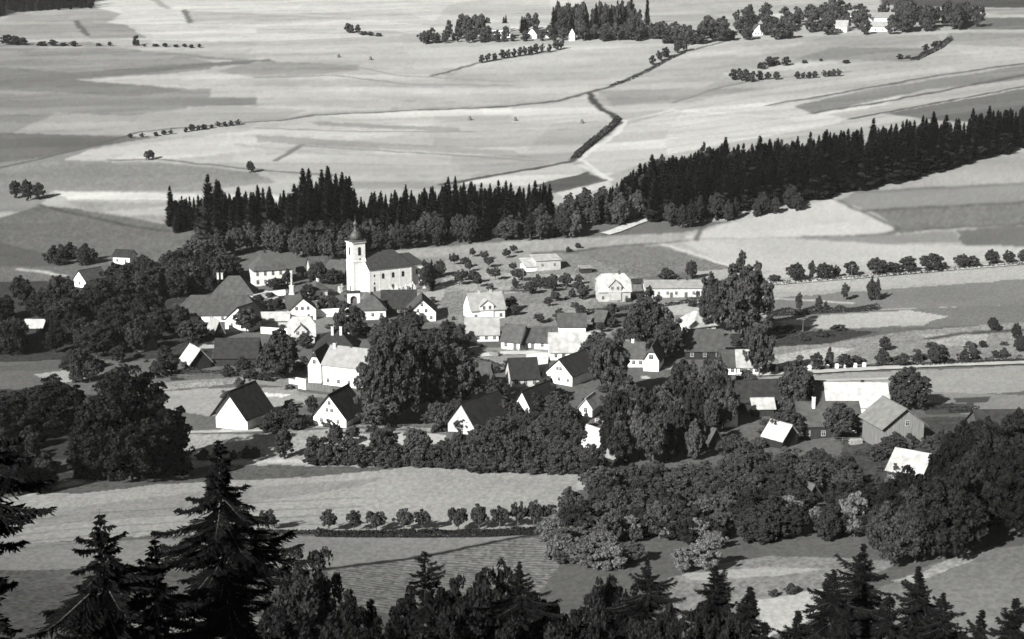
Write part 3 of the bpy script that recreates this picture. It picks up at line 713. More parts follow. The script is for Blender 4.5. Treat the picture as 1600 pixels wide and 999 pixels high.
def scatter_px(poly, n, dmin):
    xs = [p[0] for p in poly]; ys_ = [p[1] for p in poly]; out = []; tries = 0
    while len(out) < n and tries < n * 200:
        tries += 1; x, y = rnd.uniform(min(xs), max(xs)), rnd.uniform(min(ys_), max(ys_))
        if not inpoly(poly, x, y): continue
        if any(abs(x - a) < dmin and abs(y - b_) < dmin * 0.35 for a, b_ in out): continue
        out.append((x, y))
    return out
KEEP = [(1410, 720), (1430, 718), (1392, 722), (1412, 660), (1425, 675), (1400, 650), (1210, 672), (1222, 672), (1195, 628), (1340, 615), (1275, 650), (1262, 655), (1370, 645), (937, 675), (925, 688), (912, 640), (1017, 558), (995, 556),
        (660, 490), (650, 485), (672, 492), (580, 485), (597, 490), (765, 485), (745, 492), (750, 525), (765, 515), (800, 525), (840, 530), (885, 540), (880, 583), (865, 590), (845, 575), (820, 590), (745, 583), (735, 650), (760, 650), (815, 630),
        (365, 650), (390, 640), (345, 655), (517, 650), (530, 635), (497, 655), (490, 575), (500, 580), (530, 580), (525, 600), (290, 555), (305, 568), (365, 555), (125, 435), (145, 432), (187, 405), (48, 510), (375, 488), (362, 500), (470, 480), (430, 495), (475, 520),
        (425, 430), (410, 440), (440, 440), (400, 425), (360, 455), (350, 480), (300, 485), (600, 440), (640, 438), (550, 420), (545, 450), (955, 455), (965, 440), (1050, 450), (1080, 450), (1020, 450), (1095, 507), (1100, 530), (1160, 568), (1172, 575), (1140, 572), (850, 410), (830, 418), (917, 425),
        (770, 50), (785, 50), (832, 50), (893, 55), (1186, 43), (1215, 24), (1365, 22), (1390, 22), (1380, 34), (1331, 20), (1315, 38), (706, 698), (1270, 780), (1117, 684), (340, 517), (238, 535), (456, 440), (503, 460), (553, 468), (520, 420), (1560, 650), (1180, 640), (620, 480)]
def hides(x, y, h, w_, s):
    hp, wp = h / s, w_ / s
    return any(abs(kx - x) < 0.42 * wp and y - 0.97 * hp < ky < y - 0.02 * hp for kx, ky in KEEP)
def fill(poly, n, hr, ratio, kinds, label, group, tone=(0.7, 1.2), name='leafy_tree', cat='tree', dmin=9, topline=None, parts=True):
    for x, y in scatter_px(poly, n, dmin):
        p = ground(x, y); h = rnd.uniform(*hr)
        if topline:
            tl = topline(x) + rnd.uniform(-3, 12); h = min(h, max(4.0, (y - tl) * px_m(p)))
        w_ = h * rnd.uniform(*ratio)
        if hides(x, y, h, w_, px_m(p)): continue
        plant(rnd.choice(kinds), p - Vector((0, 0, 0.15)), h, w_, rnd.uniform(*tone), label, cat, group, name, parts)
def hedge(pts, hm, wm, label, seed=0, dens=7.0, tone=1.0, lift=0.0, name='hedge', leaf=0.34):
    """a continuous low hedge, bank growth or brook-side scrub along a line"""
    P = world_poly(pts, False, 10); g = np.random.default_rng(seed + 100); L = np.r_[0, np.cumsum(np.hypot(*np.diff(P[:, :2], axis=0).T))]
    far = max(1.0, P[:, 1].mean() / 450.0); n = int(L[-1] * dens * hm * wm / far ** 1.6) + 60; leaf = leaf * far
    s = g.uniform(0, L[-1], n); X = np.interp(s, L, P[:, 0]); Y = np.interp(s, L, P[:, 1])
    th = g.uniform(-0.25, math.pi + 0.25, n); env = 0.45 + 0.75 * vn1(s / 3.3 + seed * 7, s * 0 + seed)
    rr = g.uniform(0.6, 1.0, n) ** 0.5
    dy = np.cos(th) * rr * wm * 0.5; dz = np.abs(np.sin(th)) * rr * hm * env
    a = np.gradient(np.interp(s, L, P[:, 1])) * 0
    i = np.clip(np.searchsorted(L, s) - 1, 0, len(P) - 2); t = P[i + 1, :2] - P[i, :2]; t /= np.linalg.norm(t, axis=1)[:, None] + 1e-9
    X = X - t[:, 1] * dy; Y = Y + t[:, 0] * dy
    Z = height(X, Y) + dz + lift
    N = unit(np.stack([-t[:, 1] * np.cos(th), t[:, 0] * np.cos(th), np.abs(np.sin(th)) + 0.2], -1) + 0.6 * g.normal(size=(n, 3)))
    V = quads_at(np.stack([X, Y, Z], -1), N, leaf * g.uniform(0.6, 1.4, n), g)
    c0 = V.mean(0); V = V - c0
    o = obj(name, mesh_np(name, V, np.arange(4 * n).reshape(-1, 4), [M['leaf']]), loc=tuple(c0)); o.color = (tone, tone, tone, 1)
    return tag(o, label, 'hedge')
# ------------------------------------------------------------------ buildings
WC = {}
def win_meshes(w_, h_, cross=True):
    k = (round(w_, 2), round(h_, 2), cross)
    if k not in WC:
        f = MB(); t = 0.10
        f.box(-w_ / 2 - t, -w_ / 2, -0.06, 0.02, -h_ / 2 - t, h_ / 2 + t); f.box(w_ / 2, w_ / 2 + t, -0.06, 0.02, -h_ / 2 - t, h_ / 2 + t)
        f.box(-w_ / 2, w_ / 2, -0.06, 0.02, h_ / 2, h_ / 2 + t); f.box(-w_ / 2, w_ / 2, -0.10, 0.02, -h_ / 2 - t, -h_ / 2)
        if cross: f.box(-0.035, 0.035, -0.05, 0.01, -h_ / 2, h_ / 2); f.box(-w_ / 2, -0.035, -0.048, 0.01, h_ * 0.12, h_ * 0.12 + 0.06); f.box(0.035, w_ / 2, -0.048, 0.01, h_ * 0.12, h_ * 0.12 + 0.06)
        p = MB(); p.box(-w_ / 2, w_ / 2, -0.028, 0.015, -h_ / 2, h_ / 2)
        WC[k] = (f.mesh('window_frame', [M['frame']]), p.mesh('pane', [M['pane']]))
    return WC[k]
def put_window(root, p, rz, w_, h_, cross=True):
    f, pn = win_meshes(w_, h_, cross); o = obj('window', f, root, p, rz); obj('pane', pn, o)
    return o
def put_door(root, p, rz, w_=1.1, h_=2.1):
    m_ = MB(); m_.box(-w_ / 2 - 0.1, w_ / 2 + 0.1, -0.07, 0.02, 0, h_ + 0.1, 0); m_.box(-w_ / 2, w_ / 2, -0.10, -0.07, 0.02, h_, 1)
    return obj('door', m_.mesh('door', [M['frame'], M['door']]), root, p, rz)
def chimney_mesh(w_, h_, mat):
    m_ = MB(); m_.box(-w_ / 2, w_ / 2, -w_ / 2, w_ / 2, -1.2, h_, 0); m_.box(-w_ / 2 - 0.08, w_ / 2 + 0.08, -w_ / 2 - 0.08, w_ / 2 + 0.08, h_, h_ + 0.12, 0)
    m_.box(-w_ * 0.28, w_ * 0.28, -w_ * 0.28, w_ * 0.28, h_ + 0.12, h_ + 0.25, 1)
    return m_.mesh('chimney', [mat, M['pane']])
def building(label, A, xB, ang, dp, eave, ridge, rdir='par', roof='gable', wall='white', rmat='tile', front=(), left=(), right=(),
             doors=(), chim=(), name='house', cat='house', over=0.5, gable_wall=None, dormer=None, group=None, ww=0.9, wh=1.2, front_over=None):
    """A: photo point of the near-left foot; xB: photo x of the near-right foot; ang: turn of the facing wall (deg, + = left side shows);
    window rows: (n, z) per wall; doors: (side, fraction); chim: (ridge fraction, side offset, height, material)"""
    p = ground(*A); a = R(ang); ca, sa = math.cos(a), math.sin(a)
    L = 8.0
    for _ in range(25):
        q = Vector((p.x + L * ca, p.y + L * sa, p.z)); L *= 1 + ((xB - A[0]) / max(project(q)[0] - A[0], 1e-3) - 1) * 0.8
    L = max(2.0, L); o = obj(name, None, loc=p, rz=a); o.empty_display_size = 1; tag(o, label, cat, group)
    zs = [hz(p.x + lx * ca - ly * sa, p.y + lx * sa + ly * ca) - p.z for lx in (0, L) for ly in (0, dp)]
    b0 = min(zs) - 0.8
    o.location.z = p.z
    # ridge frame: along X length RL, across width RW, mapped into the house frame
    if rdir == 'par': RL, RW = L, dp; f = lambda x, y, z: (x + L / 2, y + dp / 2, z)
    else: RL, RW = dp, L; f = lambda x, y, z: (L / 2 - y, dp / 2 + x, z)
    hx, hy = RL / 2, RW / 2
    wm_ = MB(); 
    cut = 0.42 if roof == 'halfhip' else 0
    zt = ridge - 0.12
    if roof in ('gable', 'halfhip'):
        zg = eave + (zt - eave) * (1 - cut); yg = hy * cut
        prof = [(-hy, b0), (hy, b0), (hy, eave), (yg, zg), (-yg, zg), (-hy, eave)] if cut else [(-hy, b0), (hy, b0), (hy, eave), (0, zt), (-hy, eave)]
        n_ = len(prof); vs = [f(-hx, y, z) for y, z in prof] + [f(hx, y, z) for y, z in prof]
        fs = [tuple(range(n_)), tuple(range(2 * n_ - 1, n_ - 1, -1))] + [(i, i + n_, (i + 1) % n_ + n_, (i + 1) % n_) for i in (1, n_ - 1)] + [(0, n_, n_ + 1, 1)]
        wm_.add(vs, [t[::-1] for t in fs])
    else:
        vs = [f(sx * hx, sy * hy, z) for z in (b0, eave) for sy in (-1, 1) for sx in (-1, 1)]
        wm_.add(vs, [(0, 2, 3, 1), (4, 5, 7, 6), (0, 1, 5, 4), (2, 6, 7, 3), (0, 4, 6, 2), (1, 3, 7, 5)])
    wo_ = obj('wall', wm_.mesh('wall', [M[wall]]), o)
    rb = MB(); th = 0.18; slope = (ridge - eave) / hy; oz = over * slope
    if roof == 'gable':
        fo = front_over if front_over else over
        for sy in (-1, 1):
            q = [f(-hx - fo, sy * (hy + over), eave - oz), f(hx + over, sy * (hy + over), eave - oz), f(hx + over, 0, ridge), f(-hx - fo, 0, ridge)]
            rb.slab([(x, y, z + th) for x, y, z in (q if sy < 0 else q[::-1])], th)
    elif roof == 'halfhip':
        c = cut; yc = hy * c; zc = eave + (ridge - eave) * (1 - c); k = hx * 0.0 + yc * 0.75
        for sy in (-1, 1):
            q = [f(-hx - over, sy * (hy + over), eave - oz), f(hx + over, sy * (hy + over), eave - oz), f(hx + over, sy * yc, zc), f(hx - k, 0, ridge), f(-hx + k, 0, ridge), f(-hx - over, sy * yc, zc)]
            rb.slab([(x, y, z + th) for x, y, z in (q if sy < 0 else q[::-1])], th)
        for sx in (-1, 1):
            q = [f(sx * (hx + over), -yc, zc), f(sx * (hx + over), yc, zc), f(sx * (hx - k), 0, ridge)]
            rb.slab([(x, y, z + th + 0.004) for x, y, z in (q if sx > 0 else q[::-1])], th)
    elif roof == 'hip':
        k = min(hx * 0.98, hy * 0.95); r_ = hx - k; e = over; ez = eave - oz * 0.8
        C_ = [f(-hx - e, -hy - e, ez), f(hx + e, -hy - e, ez), f(hx + e, hy + e, ez), f(-hx - e, hy + e, ez)]
        r0, r1 = f(-r_, 0, ridge), f(r_, 0, ridge)
        up = lambda q: [(x, y, z + th) for x, y, z in q]
        rb.slab(up([C_[0], C_[1], r1, r0]), th); rb.slab(up([C_[2], C_[3], r0, r1]), th); rb.slab(up([C_[1], C_[2], r1]), th); rb.slab(up([C_[3], C_[0], r0]), th)
    elif roof == 'flat':
        q = [f(-hx - over, -hy - over, eave), f(hx + over, -hy - over, eave), f(hx + over, hy + over, ridge), f(-hx - over, hy + over, ridge)]
        rb.slab([(x, y, z + th) for x, y, z in q], th)
    if roof in ('gable', 'halfhip'):
        kx = hx * 0.75 if roof == 'halfhip' else hx + over
        e0, e1 = f(-kx, -0.13, ridge + 0.06), f(kx, 0.13, ridge + th + 0.10)
        rb.box(min(e0[0], e1[0]), max(e0[0], e1[0]), min(e0[1], e1[1]), max(e0[1], e1[1]), e0[2], e1[2])
    ro = obj('roof', rb.mesh('roof', [M[rmat]]), o)
    sides = {'front': ((0, 0), (L, 0), 0.0), 'left': ((0, dp), (0, 0), -math.pi / 2), 'right': ((L, 0), (L, dp), math.pi / 2)}
    dfr = {}
    for s_, fr in doors: dfr.setdefault(s_, []).append(fr)
    for s_, rows in (('front', front), ('left', left), ('right', right)):
        (x0, y0), (x1, y1), rz = sides[s_]
        for row in rows:
            n_, z = row[0], row[1]; lo, hi = (row[2], row[3]) if len(row) > 3 else (0.0, 1.0)
            for i in range(n_):
                fr = lo + (hi - lo) * (i + 0.5) / n_
                if z < 2.0 and any(abs(fr - d_) * max(L, dp) < 1.4 for d_ in dfr.get(s_, [])): continue
                put_window(o, (x0 + (x1 - x0) * fr, y0 + (y1 - y0) * fr, z), rz, ww, wh)
    for s_, fr in doors:
        (x0, y0), (x1, y1), rz = sides[s_]; put_door(o, (x0 + (x1 - x0) * fr, y0 + (y1 - y0) * fr, 0.05), rz)
    for fr, off, ch, mt in chim:
        x, y, z = f(-hx + RL * fr, off, ridge - abs(off) * slope); obj('chimney', chimney_mesh(0.75, ch, M[mt]), ro, (x, y, z))
    if dormer:                                           # cross gable over the facing wall: (fraction, width, eave z, ridge z, out)
        for fr, dw, de, dr, outd in dormer:
            g_ = MB(); xc = L * fr; y0 = -outd; y1 = dp * 0.5
            prof = [(-dw / 2, 0.5), (dw / 2, 0.5), (dw / 2, de), (0, dr - 0.1), (-dw / 2, de)]
            vs = [(xc + x, y0, z) for x, z in prof] + [(xc + x, y1, z) for x, z in prof]
            g_.add(vs, [tuple(range(5)), tuple(range(9, 4, -1))] + [(i, (i + 5), (i + 1) % 5 + 5, (i + 1) % 5) for i in (1, 4)])
            d_ = obj('cross_gable', g_.mesh('cross_gable', [M[wall]]), o); r2 = MB(); sl_ = (dr - de) / (dw / 2)
            for sx in (-1, 1):
                q = [(xc + sx * (dw / 2 + 0.4), y0 - 0.4, de - 0.4 * sl_), (xc, y0 - 0.4, dr), (xc, y1, dr), (xc + sx * (dw / 2 + 0.4), y1, de - 0.4 * sl_)]
                r2.slab([(x, y, z + 0.16) for x, y, z in (q if sx > 0 else q[::-1])], 0.16)
            obj('gable_roof', r2.mesh('gable_roof', [M[rmat]]), d_)
            for k in (-0.22, 0.22): put_window(o, (xc + k * dw, y0, de - 0.7), 0.0, ww, wh)
    return o, L
B = building
# --- church: nave, chancel, tower with an onion dome
def church():
    p = ground(577, 457); a = R(33); o = obj('church', None, loc=p, rz=a)
    tag(o, 'white baroque church with an onion-domed tower and a long dark roof', 'church')
    Ln, W, E, Rg = 19.5, 13.0, 9.0, 15.0
    m_ = MB(); m_.box(0, Ln, 0, W, -1.5, E); 
    for x in (0.15, 4.6, 9.2, 13.8, 18.7): m_.box(x, x + 0.55, -0.04, 0, -1.5, E - 0.5)          # pilasters
    m_.box(-0.15, Ln + 0.1, -0.12, 0, E - 0.5, E)                                                  # cornice
    m_.box(-0.12, 0, 0.0, W, E - 0.45, E)
    obj('nave', m_.mesh('nave', [M['white']]), o)
    m_ = MB(); m_.box(Ln, Ln + 6.3, 1.2, W - 1.2, -1.5, E - 0.1); m_.box(Ln + 0.1, Ln + 6.4, 1.0, 1.2, E - 0.6, E - 0.12)
    obj('chancel', m_.mesh('chancel', [M['white']]), o)
    # concave west shoulders of the nave wall beside the tower
    for s_, yb in ((1, 0.0), (-1, W)):
        m_ = MB()
        prof = [(0, E), (0.0, E + 0.1), (0.9, E + 0.5), (1.8, E + 1.3), (2.6, E + 2.6), (3.2, E + 4.2), (3.6, E + 4.2), (3.6, E)]
        vs = [(-0.1, yb + s_ * y, z) for y, z in prof] + [(0.35, yb + s_ * y, z) for y, z in prof]; n_ = len(prof)
        fs = [tuple(range(n_)), tuple(range(2 * n_ - 1, n_ - 1, -1))] + [(i, i + n_, (i + 1) % n_ + n_, (i + 1) % n_) for i in range(n_)]
        m_.add(vs, fs)
        obj('west_gable', m_.mesh('west_gable', [M['white']]), o)
    r_ = MB(); e = 0.45; t = 0.2
    up = lambda q: [(x, y, z + t) for x, y, z in q]
    cx = W / 2; rE = 12.2
    r_.slab(up([(-0.3, -e, E), (Ln + e, -e, E), (Ln + e - rE * 0.0 - 5.5, cx, Rg), (-0.3, cx, Rg)]), t)
    r_.slab(up([(Ln + e, W + e, E), (-0.3, W + e, E), (-0.3, cx, Rg), (Ln + e - 5.5, cx, Rg)]), t)
    r_.slab(up([(Ln + e, -e, E), (Ln + e, W + e, E), (Ln + e - 5.5, cx, Rg)]), t)
    obj('nave_roof', r_.mesh('nave_roof', [M['slate']]), o)
    r_ = MB(); x1 = Ln + 6.3 + e; zc = E - 0.12; zr = 13.0
    r_.slab(up([(Ln - 3.6, 0.8, zc + 0.01), (x1, 0.8, zc), (x1 - 4.5, cx, zr), (Ln - 3.6, cx, zr)]), t)
    r_.slab(up([(x1, W - 0.8, zc), (Ln - 3.6, W - 0.8, zc + 0.01), (Ln - 3.6, cx, zr), (x1 - 4.5, cx, zr)]), t)
    r_.slab(up([(x1, 0.8, zc), (x1, W - 0.8, zc), (x1 - 4.5, cx, zr)]), t)
    obj('chancel_roof', r_.mesh('chancel_roof', [M['slate']]), o)
    # tower
    X0, X1, Y0, Y1 = -5.1, 0.6, 3.65, 9.35; H = 19.6
    m_ = MB(); m_.box(X0, X1, Y0, Y1, -1.5, 11.9); m_.box(X0 - 0.14, X1 + 0.14, Y0 - 0.14, Y1 + 0.14, 11.9, 12.25); m_.box(X0 + 0.1, X1 - 0.1, Y0 + 0.1, Y1 - 0.1, 12.25, H)
    for x, y in ((X0 - 0.05, Y0 - 0.05), (X1 - 0.6, Y0 - 0.05)): m_.box(x, x + 0.65, y, y + 0.2, -1.5, 11.9); 
    m_.box(X0 - 0.3, X1 + 0.3, Y0 - 0.3, Y1 + 0.3, H, H + 0.35)
    tw = obj('tower', m_.mesh('tower', [M['white']]), o)
    tc_ = ((X0 + X1) / 2, (Y0 + Y1) / 2)
    d_ = MB(); hw = 3.25
    d_.add([(tc_[0] + sx * hw, tc_[1] + sy * hw, H + 0.35) for sx, sy in ((-1, -1), (1, -1), (1, 1), (-1, 1))] + [(tc_[0] + sx * 1.4, tc_[1] + sy * 1.4, H + 0.9) for sx, sy in ((-1, -1), (1, -1), (1, 1), (-1, 1))],
           [(0, 1, 5, 4), (1, 2, 6, 5), (2, 3, 7, 6), (3, 0, 4, 7), (4, 5, 6, 7), (3, 2, 1, 0)])
    z = H + 0.85
    d_.lathe([(1.35, z), (1.95, z + 0.5), (2.2, z + 1.2), (2.1, z + 1.9), (1.65, z + 2.7), (0.9, z + 3.4), (0.5, z + 4.1), (0.4, z + 5.0), (0.4, z + 5.7), (0.8, z + 6.0), (0.9, z + 6.5), (0.6, z + 7.1), (0.18, z + 7.7), (0.07, z + 8.6)], 16, *tc_)
    dm = obj('onion_dome', d_.mesh('onion_dome', [M['dome']], smooth=False), tw)
    f_ = MB(); f_.lathe([(0.05, z + 8.5), (0.05, z + 9.0), (0.22, z + 9.15), (0.22, z + 9.4), (0.04, z + 9.55), (0.04, z + 10.6)], 8, *tc_); f_.box(tc_[0] - 0.45, tc_[0] + 0.45, tc_[1] - 0.04, tc_[1] + 0.04, z + 10.1, z + 10.2)
    obj('cross', f_.mesh('cross', [M['darktile']]), dm)
    def arch(w_, h_, par, loc, rz, nm='window'):
        m1 = MB(); pr = [(-w_ / 2, 0), (w_ / 2, 0)] + [(w_ / 2 * math.cos(t_), h_ - w_ / 2 + w_ / 2 * math.sin(t_)) for t_ in np.linspace(0, math.pi, 9)]
        n_ = len(pr)
        m1.add([(x, -0.05, z_) for x, z_ in pr] + [(x, 0.03, z_) for x, z_ in pr], [tuple(range(n_)), tuple(range(2 * n_ - 1, n_ - 1, -1))] + [(i, i + n_, (i + 1) % n_ + n_, (i + 1) % n_) for i in range(n_)])
        q = obj(nm, m1.mesh(nm, [M['pane'] if nm == 'window' else M['door']]), par, loc, rz)
        return q
    for x in (6.3, 10.8, 15.3): arch(1.15, 2.2, o, (x, 0, 4.9), 0)
    arch(1.1, 2.2, o, (Ln + 2.9, 1.2, 4.9), 0)
    for z_ in (6.0, 2.9): arch(0.6, 0.9, o, (2.4, 0, z_), 0)
    arch(0.9, 2.2, o, (2.4, 0, -0.1), 0, 'door'); arch(1.2, 2.4, o, (10.6, 0, -0.1), 0, 'door')
    arch(1.3, 3.4, tw, (tc_[0] + 0.2, Y0 + 0.1, 14.5), 0); arch(1.3, 3.4, tw, (X0 + 0.1, tc_[1], 14.5), -math.pi / 2)
    arch(0.55, 0.8, tw, (tc_[0] + 0.4, Y0 + 0.1, 12.6), 0); arch(1.3, 2.6, tw, (X0, tc_[1], -0.1), -math.pi / 2, 'door'); arch(0.6, 1.0, tw, (X0, tc_[1], 7.0), -math.pi / 2)
    # round stair annex at the foot of the tower
    an = MB(); an.lathe([(1.5, -1.5), (1.5, 2.2), (1.2, 3.0), (0.7, 3.6), (0.1, 3.9)], 14, X1 - 1.2, Y0 - 0.6)
    obj('stair_annex', an.mesh('stair_annex', [M['white']], smooth=False), o)
church()
W3 = 'white'
B('two-storey presbytery with hipped roof and rows of windows, left of the church', (397, 448), 457, 20, 10, 6.8, 13.0, roof='hip', wall='cream', rmat='tile', front=((5, 5.1), (5, 1.7)), left=((2, 5.1), (2, 1.7)), chim=((0.36, 0, 1.2, 'darktile'), (0.62, 0, 1.2, 'darktile')), ww=0.95, wh=1.6, name='presbytery')
B('small farmhouse with pale gabled roof right behind the presbytery', (486, 430), 514, 18, 10, 2.6, 6.8, 'par', rmat='tile', wall='greyplaster', front=((3, 1.5),))
B('farmhouse with grey gabled roof touching the church tower on its left', (509, 433), 538, -20, 8, 2.6, 6.6, 'par', rmat='tile', wall='wood', front=((3, 1.5),))
B('small white hip-roofed cottage between presbytery and church tower', (493, 468), 512, 35, 7.5, 3.8, 7.0, roof='hip', rmat='tile', front=((1, 1.8),), left=((1, 2.0),), chim=((0.5, -0.8, 1.2, 'white'),))
B('tiny white outbuilding half hidden by shrubs right of the presbytery', (464, 432), 477, 5, 4, 2.2, 3.6, 'par', rmat='tile', name='outbuilding', cat='outbuilding', doors=(('front', 0.7),))
B('large dark-roofed barn with hipped end below the presbytery', (332, 470), 396, 3, 12, 2.6, 8.6, roof='hip', rmat='tile', wall='greyplaster', chim=((0.1, 0, 1.3, 'greyplaster'), (0.2, 0, 1.3, 'greyplaster')), name='barn', cat='barn')
B('very long farm building with wide grey tiled roof and low white wall', (268, 505), 410, 2, 13, 3.0, 9.0, roof='hip', rmat='tile', wall='white', front=((8, 1.6),), name='farm_building', cat='farm building', chim=((0.78, 1.5, 1.0, 'white'),))
B('white gabled cottage behind leafy bushes in front of the long farm roof', (352, 514), 394, -24, 9.5, 3.4, 8.2, 'perp', rmat='darktile', front=((2, 1.7), (1, 4.8, 0.3, 0.7)))
B('house with three upper windows in its pale gable above the white terrace wall', (452, 504), 494, 13, 10, 4.6, 8.8, 'perp', rmat='tile', wall='cream', front=((3, 5.0, 0.18, 0.82), (3, 1.5)))
B('low annex with bright roof left of the three-windowed gable', (409, 512), 450, 2, 7, 2.8, 4.8, 'par', rmat='metal', wall='greyplaster', over=0.7, name='annex', cat='annex')
B('villa with bright broken roof and dark front gable below the white terrace wall', (452, 540), 492, 9, 9, 3.4, 8.8, 'par', 'halfhip', wall='greyplaster', rmat='metal', front=((2, 1.5),), dormer=((0.45, 4.2, 5.0, 7.2, 0.5),), chim=((0.8, 0.6, 1.2, 'tile'),))
B('white cottage with steep hipped roof below the churchyard gate', (562, 501), 603, 8, 10, 4.0, 9.0, roof='hip', rmat='tile', front=((3, 2.0),), chim=((0.5, -0.5, 0.9, 'darktile'),))
B('long dark-roofed barn below the churchyard wall', (597, 492), 650, 4, 11, 2.6, 8.0, 'par', rmat='darktile', wall='darkwood', name='barn', cat='barn', front=((1, 1.5),))
B('white gabled house with small attic window below the church', (638, 503), 681, 4, 12, 3.6, 8.2, 'perp', rmat='tile', front=((2, 4.0, 0.2, 0.8), (1, 6.2), (3, 1.4)), over=0.8)
B('villa with pale roof and rounded dormer, right of the church gables', (737, 502), 789, 18, 10.5, 4.0, 9.2, 'par', rmat='fiber', wall='cream', front=((4, 1.6),), left=((2, 1.7),), dormer=((0.45, 5.0, 5.4, 7.4, 0.3),), chim=((0.35, 0, 0.9, 'greyplaster'), (0.7, 0, 0.9, 'greyplaster')))
B('farmhouse with wide pale roof and arched white wall below the villa', (728, 534), 779, 2, 11, 2.5, 7.0, 'par', rmat='fiber', wall='white', front=((4, 1.3),))
B('grey-roofed cottage turning its dark end wall to the right, mid village', (783, 545), 812, -22, 9, 2.9, 7.4, 'par', rmat='tile', wall='cream', front=((2, 1.5),), doors=(('front', 0.75),))
B('low cottage with two-tone roof and two dark doorways at the lane', (815, 545), 858, -6, 8, 2.5, 5.9, 'par', rmat='tile', front=((2, 1.4),), doors=(('front', 0.18), ('front', 0.4)))
B('house with large bright roof behind a broad tree in mid village', (860, 563), 928, 2, 11, 2.8, 7.6, 'par', rmat='metal', wall='cream', front=((4, 1.5),), doors=(('front', 0.3),))
B('bright-roofed wing joined to the white gable of the dark-roofed farm', (822, 592), 852, -8, 10, 3.0, 6.4, 'par', rmat='metal', wall='white', front=((2, 1.6),), name='wing', cat='house')
B('farmhouse with sunlit white gable and long black roof', (853, 597), 894, -34, 17, 3.2, 7.6, 'perp', rmat='darktile', front=((2, 4.8, 0.38, 0.62), (3, 1.6)), ww=0.8, wh=1.0)
B('dark-roofed low farmhouse left of the sunlit white gable', (800, 606), 842, 10, 11, 2.7, 7.4, 'par', 'gable', rmat='darktile', wall='greyplaster', front=((3, 1.5),))
B('grey-roofed house with bright end wall beside a tall lime tree', (727, 612), 761, -8, 11, 3.0, 7.6, 'par', rmat='tile', front=((2, 1.6),))
B('old barn with pale lit gable and broad dark roof at the meadow', (700, 677), 744, -38, 15, 3.0, 9.0, 'perp', rmat='darktile', wall='greyplaster', name='barn', cat='barn', front=((1, 1.5),), over=0.6)
B('dark thatched farmhouse with a leaning white gable in the trees', (803, 650), 829, -34, 13, 3.0, 7.4, 'perp', rmat='darktile', front=((1, 1.6),))
B('small shed with pale lean-to roof against the old barn', (748, 680), 766, -5, 3.5, 1.9, 2.5, 'par', 'flat', rmat='fiber', wall='darkwood', name='shed', cat='shed', doors=(('front', 0.3),))
B('small white-gabled hut in the trees under the long garden fence', (905, 652), 925, -22, 7, 3.0, 5.4, 'perp', rmat='metal', front=((1, 2.2),), name='hut', cat='hut')
B('shed with bright striped roof slope and black gable deep in the trees', (933, 713), 956, 40, 6, 2.4, 6.0, 'perp', rmat='metal', wall='darkwood', name='shed', cat='shed', over=0.7)
B('tiny gabled shed right of the striped-roofed shed', (964, 728), 976, 38, 4, 1.9, 3.4, 'perp', rmat='greyroof', wall='darkwood', name='shed', cat='shed')
B('house with clipped white gable and brown roof among tall trees', (1005, 580), 1029, -14, 11, 3.8, 7.8, 'perp', 'halfhip', rmat='tile', front=((1, 4.6),), ww=1.3, wh=1.3, over=0.6)
B('long brown-roofed wing left of the clipped white gable', (974, 574), 1006, -4, 9, 3.2, 7.0, 'par', rmat='tile', wall='cream', front=((3, 1.6),), name='wing', chim=((0.45, 0, 0.9, 'white'),))
B('house with white hipped roof shaded on its right, near tall trees', (1083, 524), 1118, 28, 11, 2.8, 6.8, 'perp', 'hip', rmat='metal', wall='cream', front=((2, 1.5),))
B('broad grey-roofed farmhouse with chimney shadow under tall trees', (1071, 562), 1131, 0, 12, 3.0, 8.4, 'par', rmat='tile', wall='darkwood', front=((3, 1.6),), chim=((0.12, -2.2, 2.4, 'tile'),))
B('grey-roofed half of the house by the embankment road', (1127, 586), 1150, 0, 9, 2.7, 6.6, 'par', rmat='tile', wall='cream', front=((2, 1.5),), name='house')
B('white-roofed house beside the embankment road behind a round tree', (1152, 586), 1187, -3, 9, 2.7, 6.7, 'par', rmat='metal', front=((3, 1.5),), doors=(('front', 0.6),))
B('long dark-roofed barn with white left end, right of the central grove', (1146, 648), 1222, 9, 11, 3.6, 8.0, 'par', rmat='darktile', wall='darkwood', name='barn', cat='barn', doors=(('front', 0.4),))
B('small white-roofed lean-to in front of the long dark barn', (1177, 652), 1209, 3, 5, 2.6, 4.6, 'par', rmat='metal', wall='darkwood', name='lean_to', cat='outbuilding')
B('hut with bright tilted square roof among leafy crowns', (1222, 702), 1247, 42, 6, 2.4, 5.6, 'perp', rmat='metal', wall='darkwood', name='hut', cat='hut')
B('brown-roofed farmhouse with tall white chimney in front of the bright roof', (1250, 688), 1346, 1, 12, 3.9, 8.4, 'par', rmat='tile', wall='darkwood', chim=((0.26, -1.5, 2.8, 'cream'),), front=((4, 1.8),))
B('long farmhouse with dazzling white roof in front of a round tree', (1294, 656), 1389, -2, 12.5, 3.7, 8.6, 'par', rmat='metal', wall='cream', front=((5, 1.8),), chim=((0.62, 0.3, 0.8, 'darktile'),), doors=(('front', 0.5),))
B('dark-roofed older half joined left of the dazzling white roof', (1264, 652), 1292, -2, 12, 3.7, 8.6, 'par', rmat='tile', wall='darkwood', name='barn', cat='barn')
B('tall gabled barn of grey boards with a pale left roof slope', (1379, 701), 1442, 14, 10.5, 5.6, 9.8, 'perp', rmat='greyroof', wall='paleboards', name='barn', cat='barn', over=0.9, front=((1, 6.0, 0.45, 0.7),))
B('barn with bright white tilted roof nearest the right-hand trees', (1386, 752), 1438, -36, 10, 2.8, 6.2, 'par', rmat='metal', wall='wood', name='barn', cat='barn', front=((2, 1.5),))
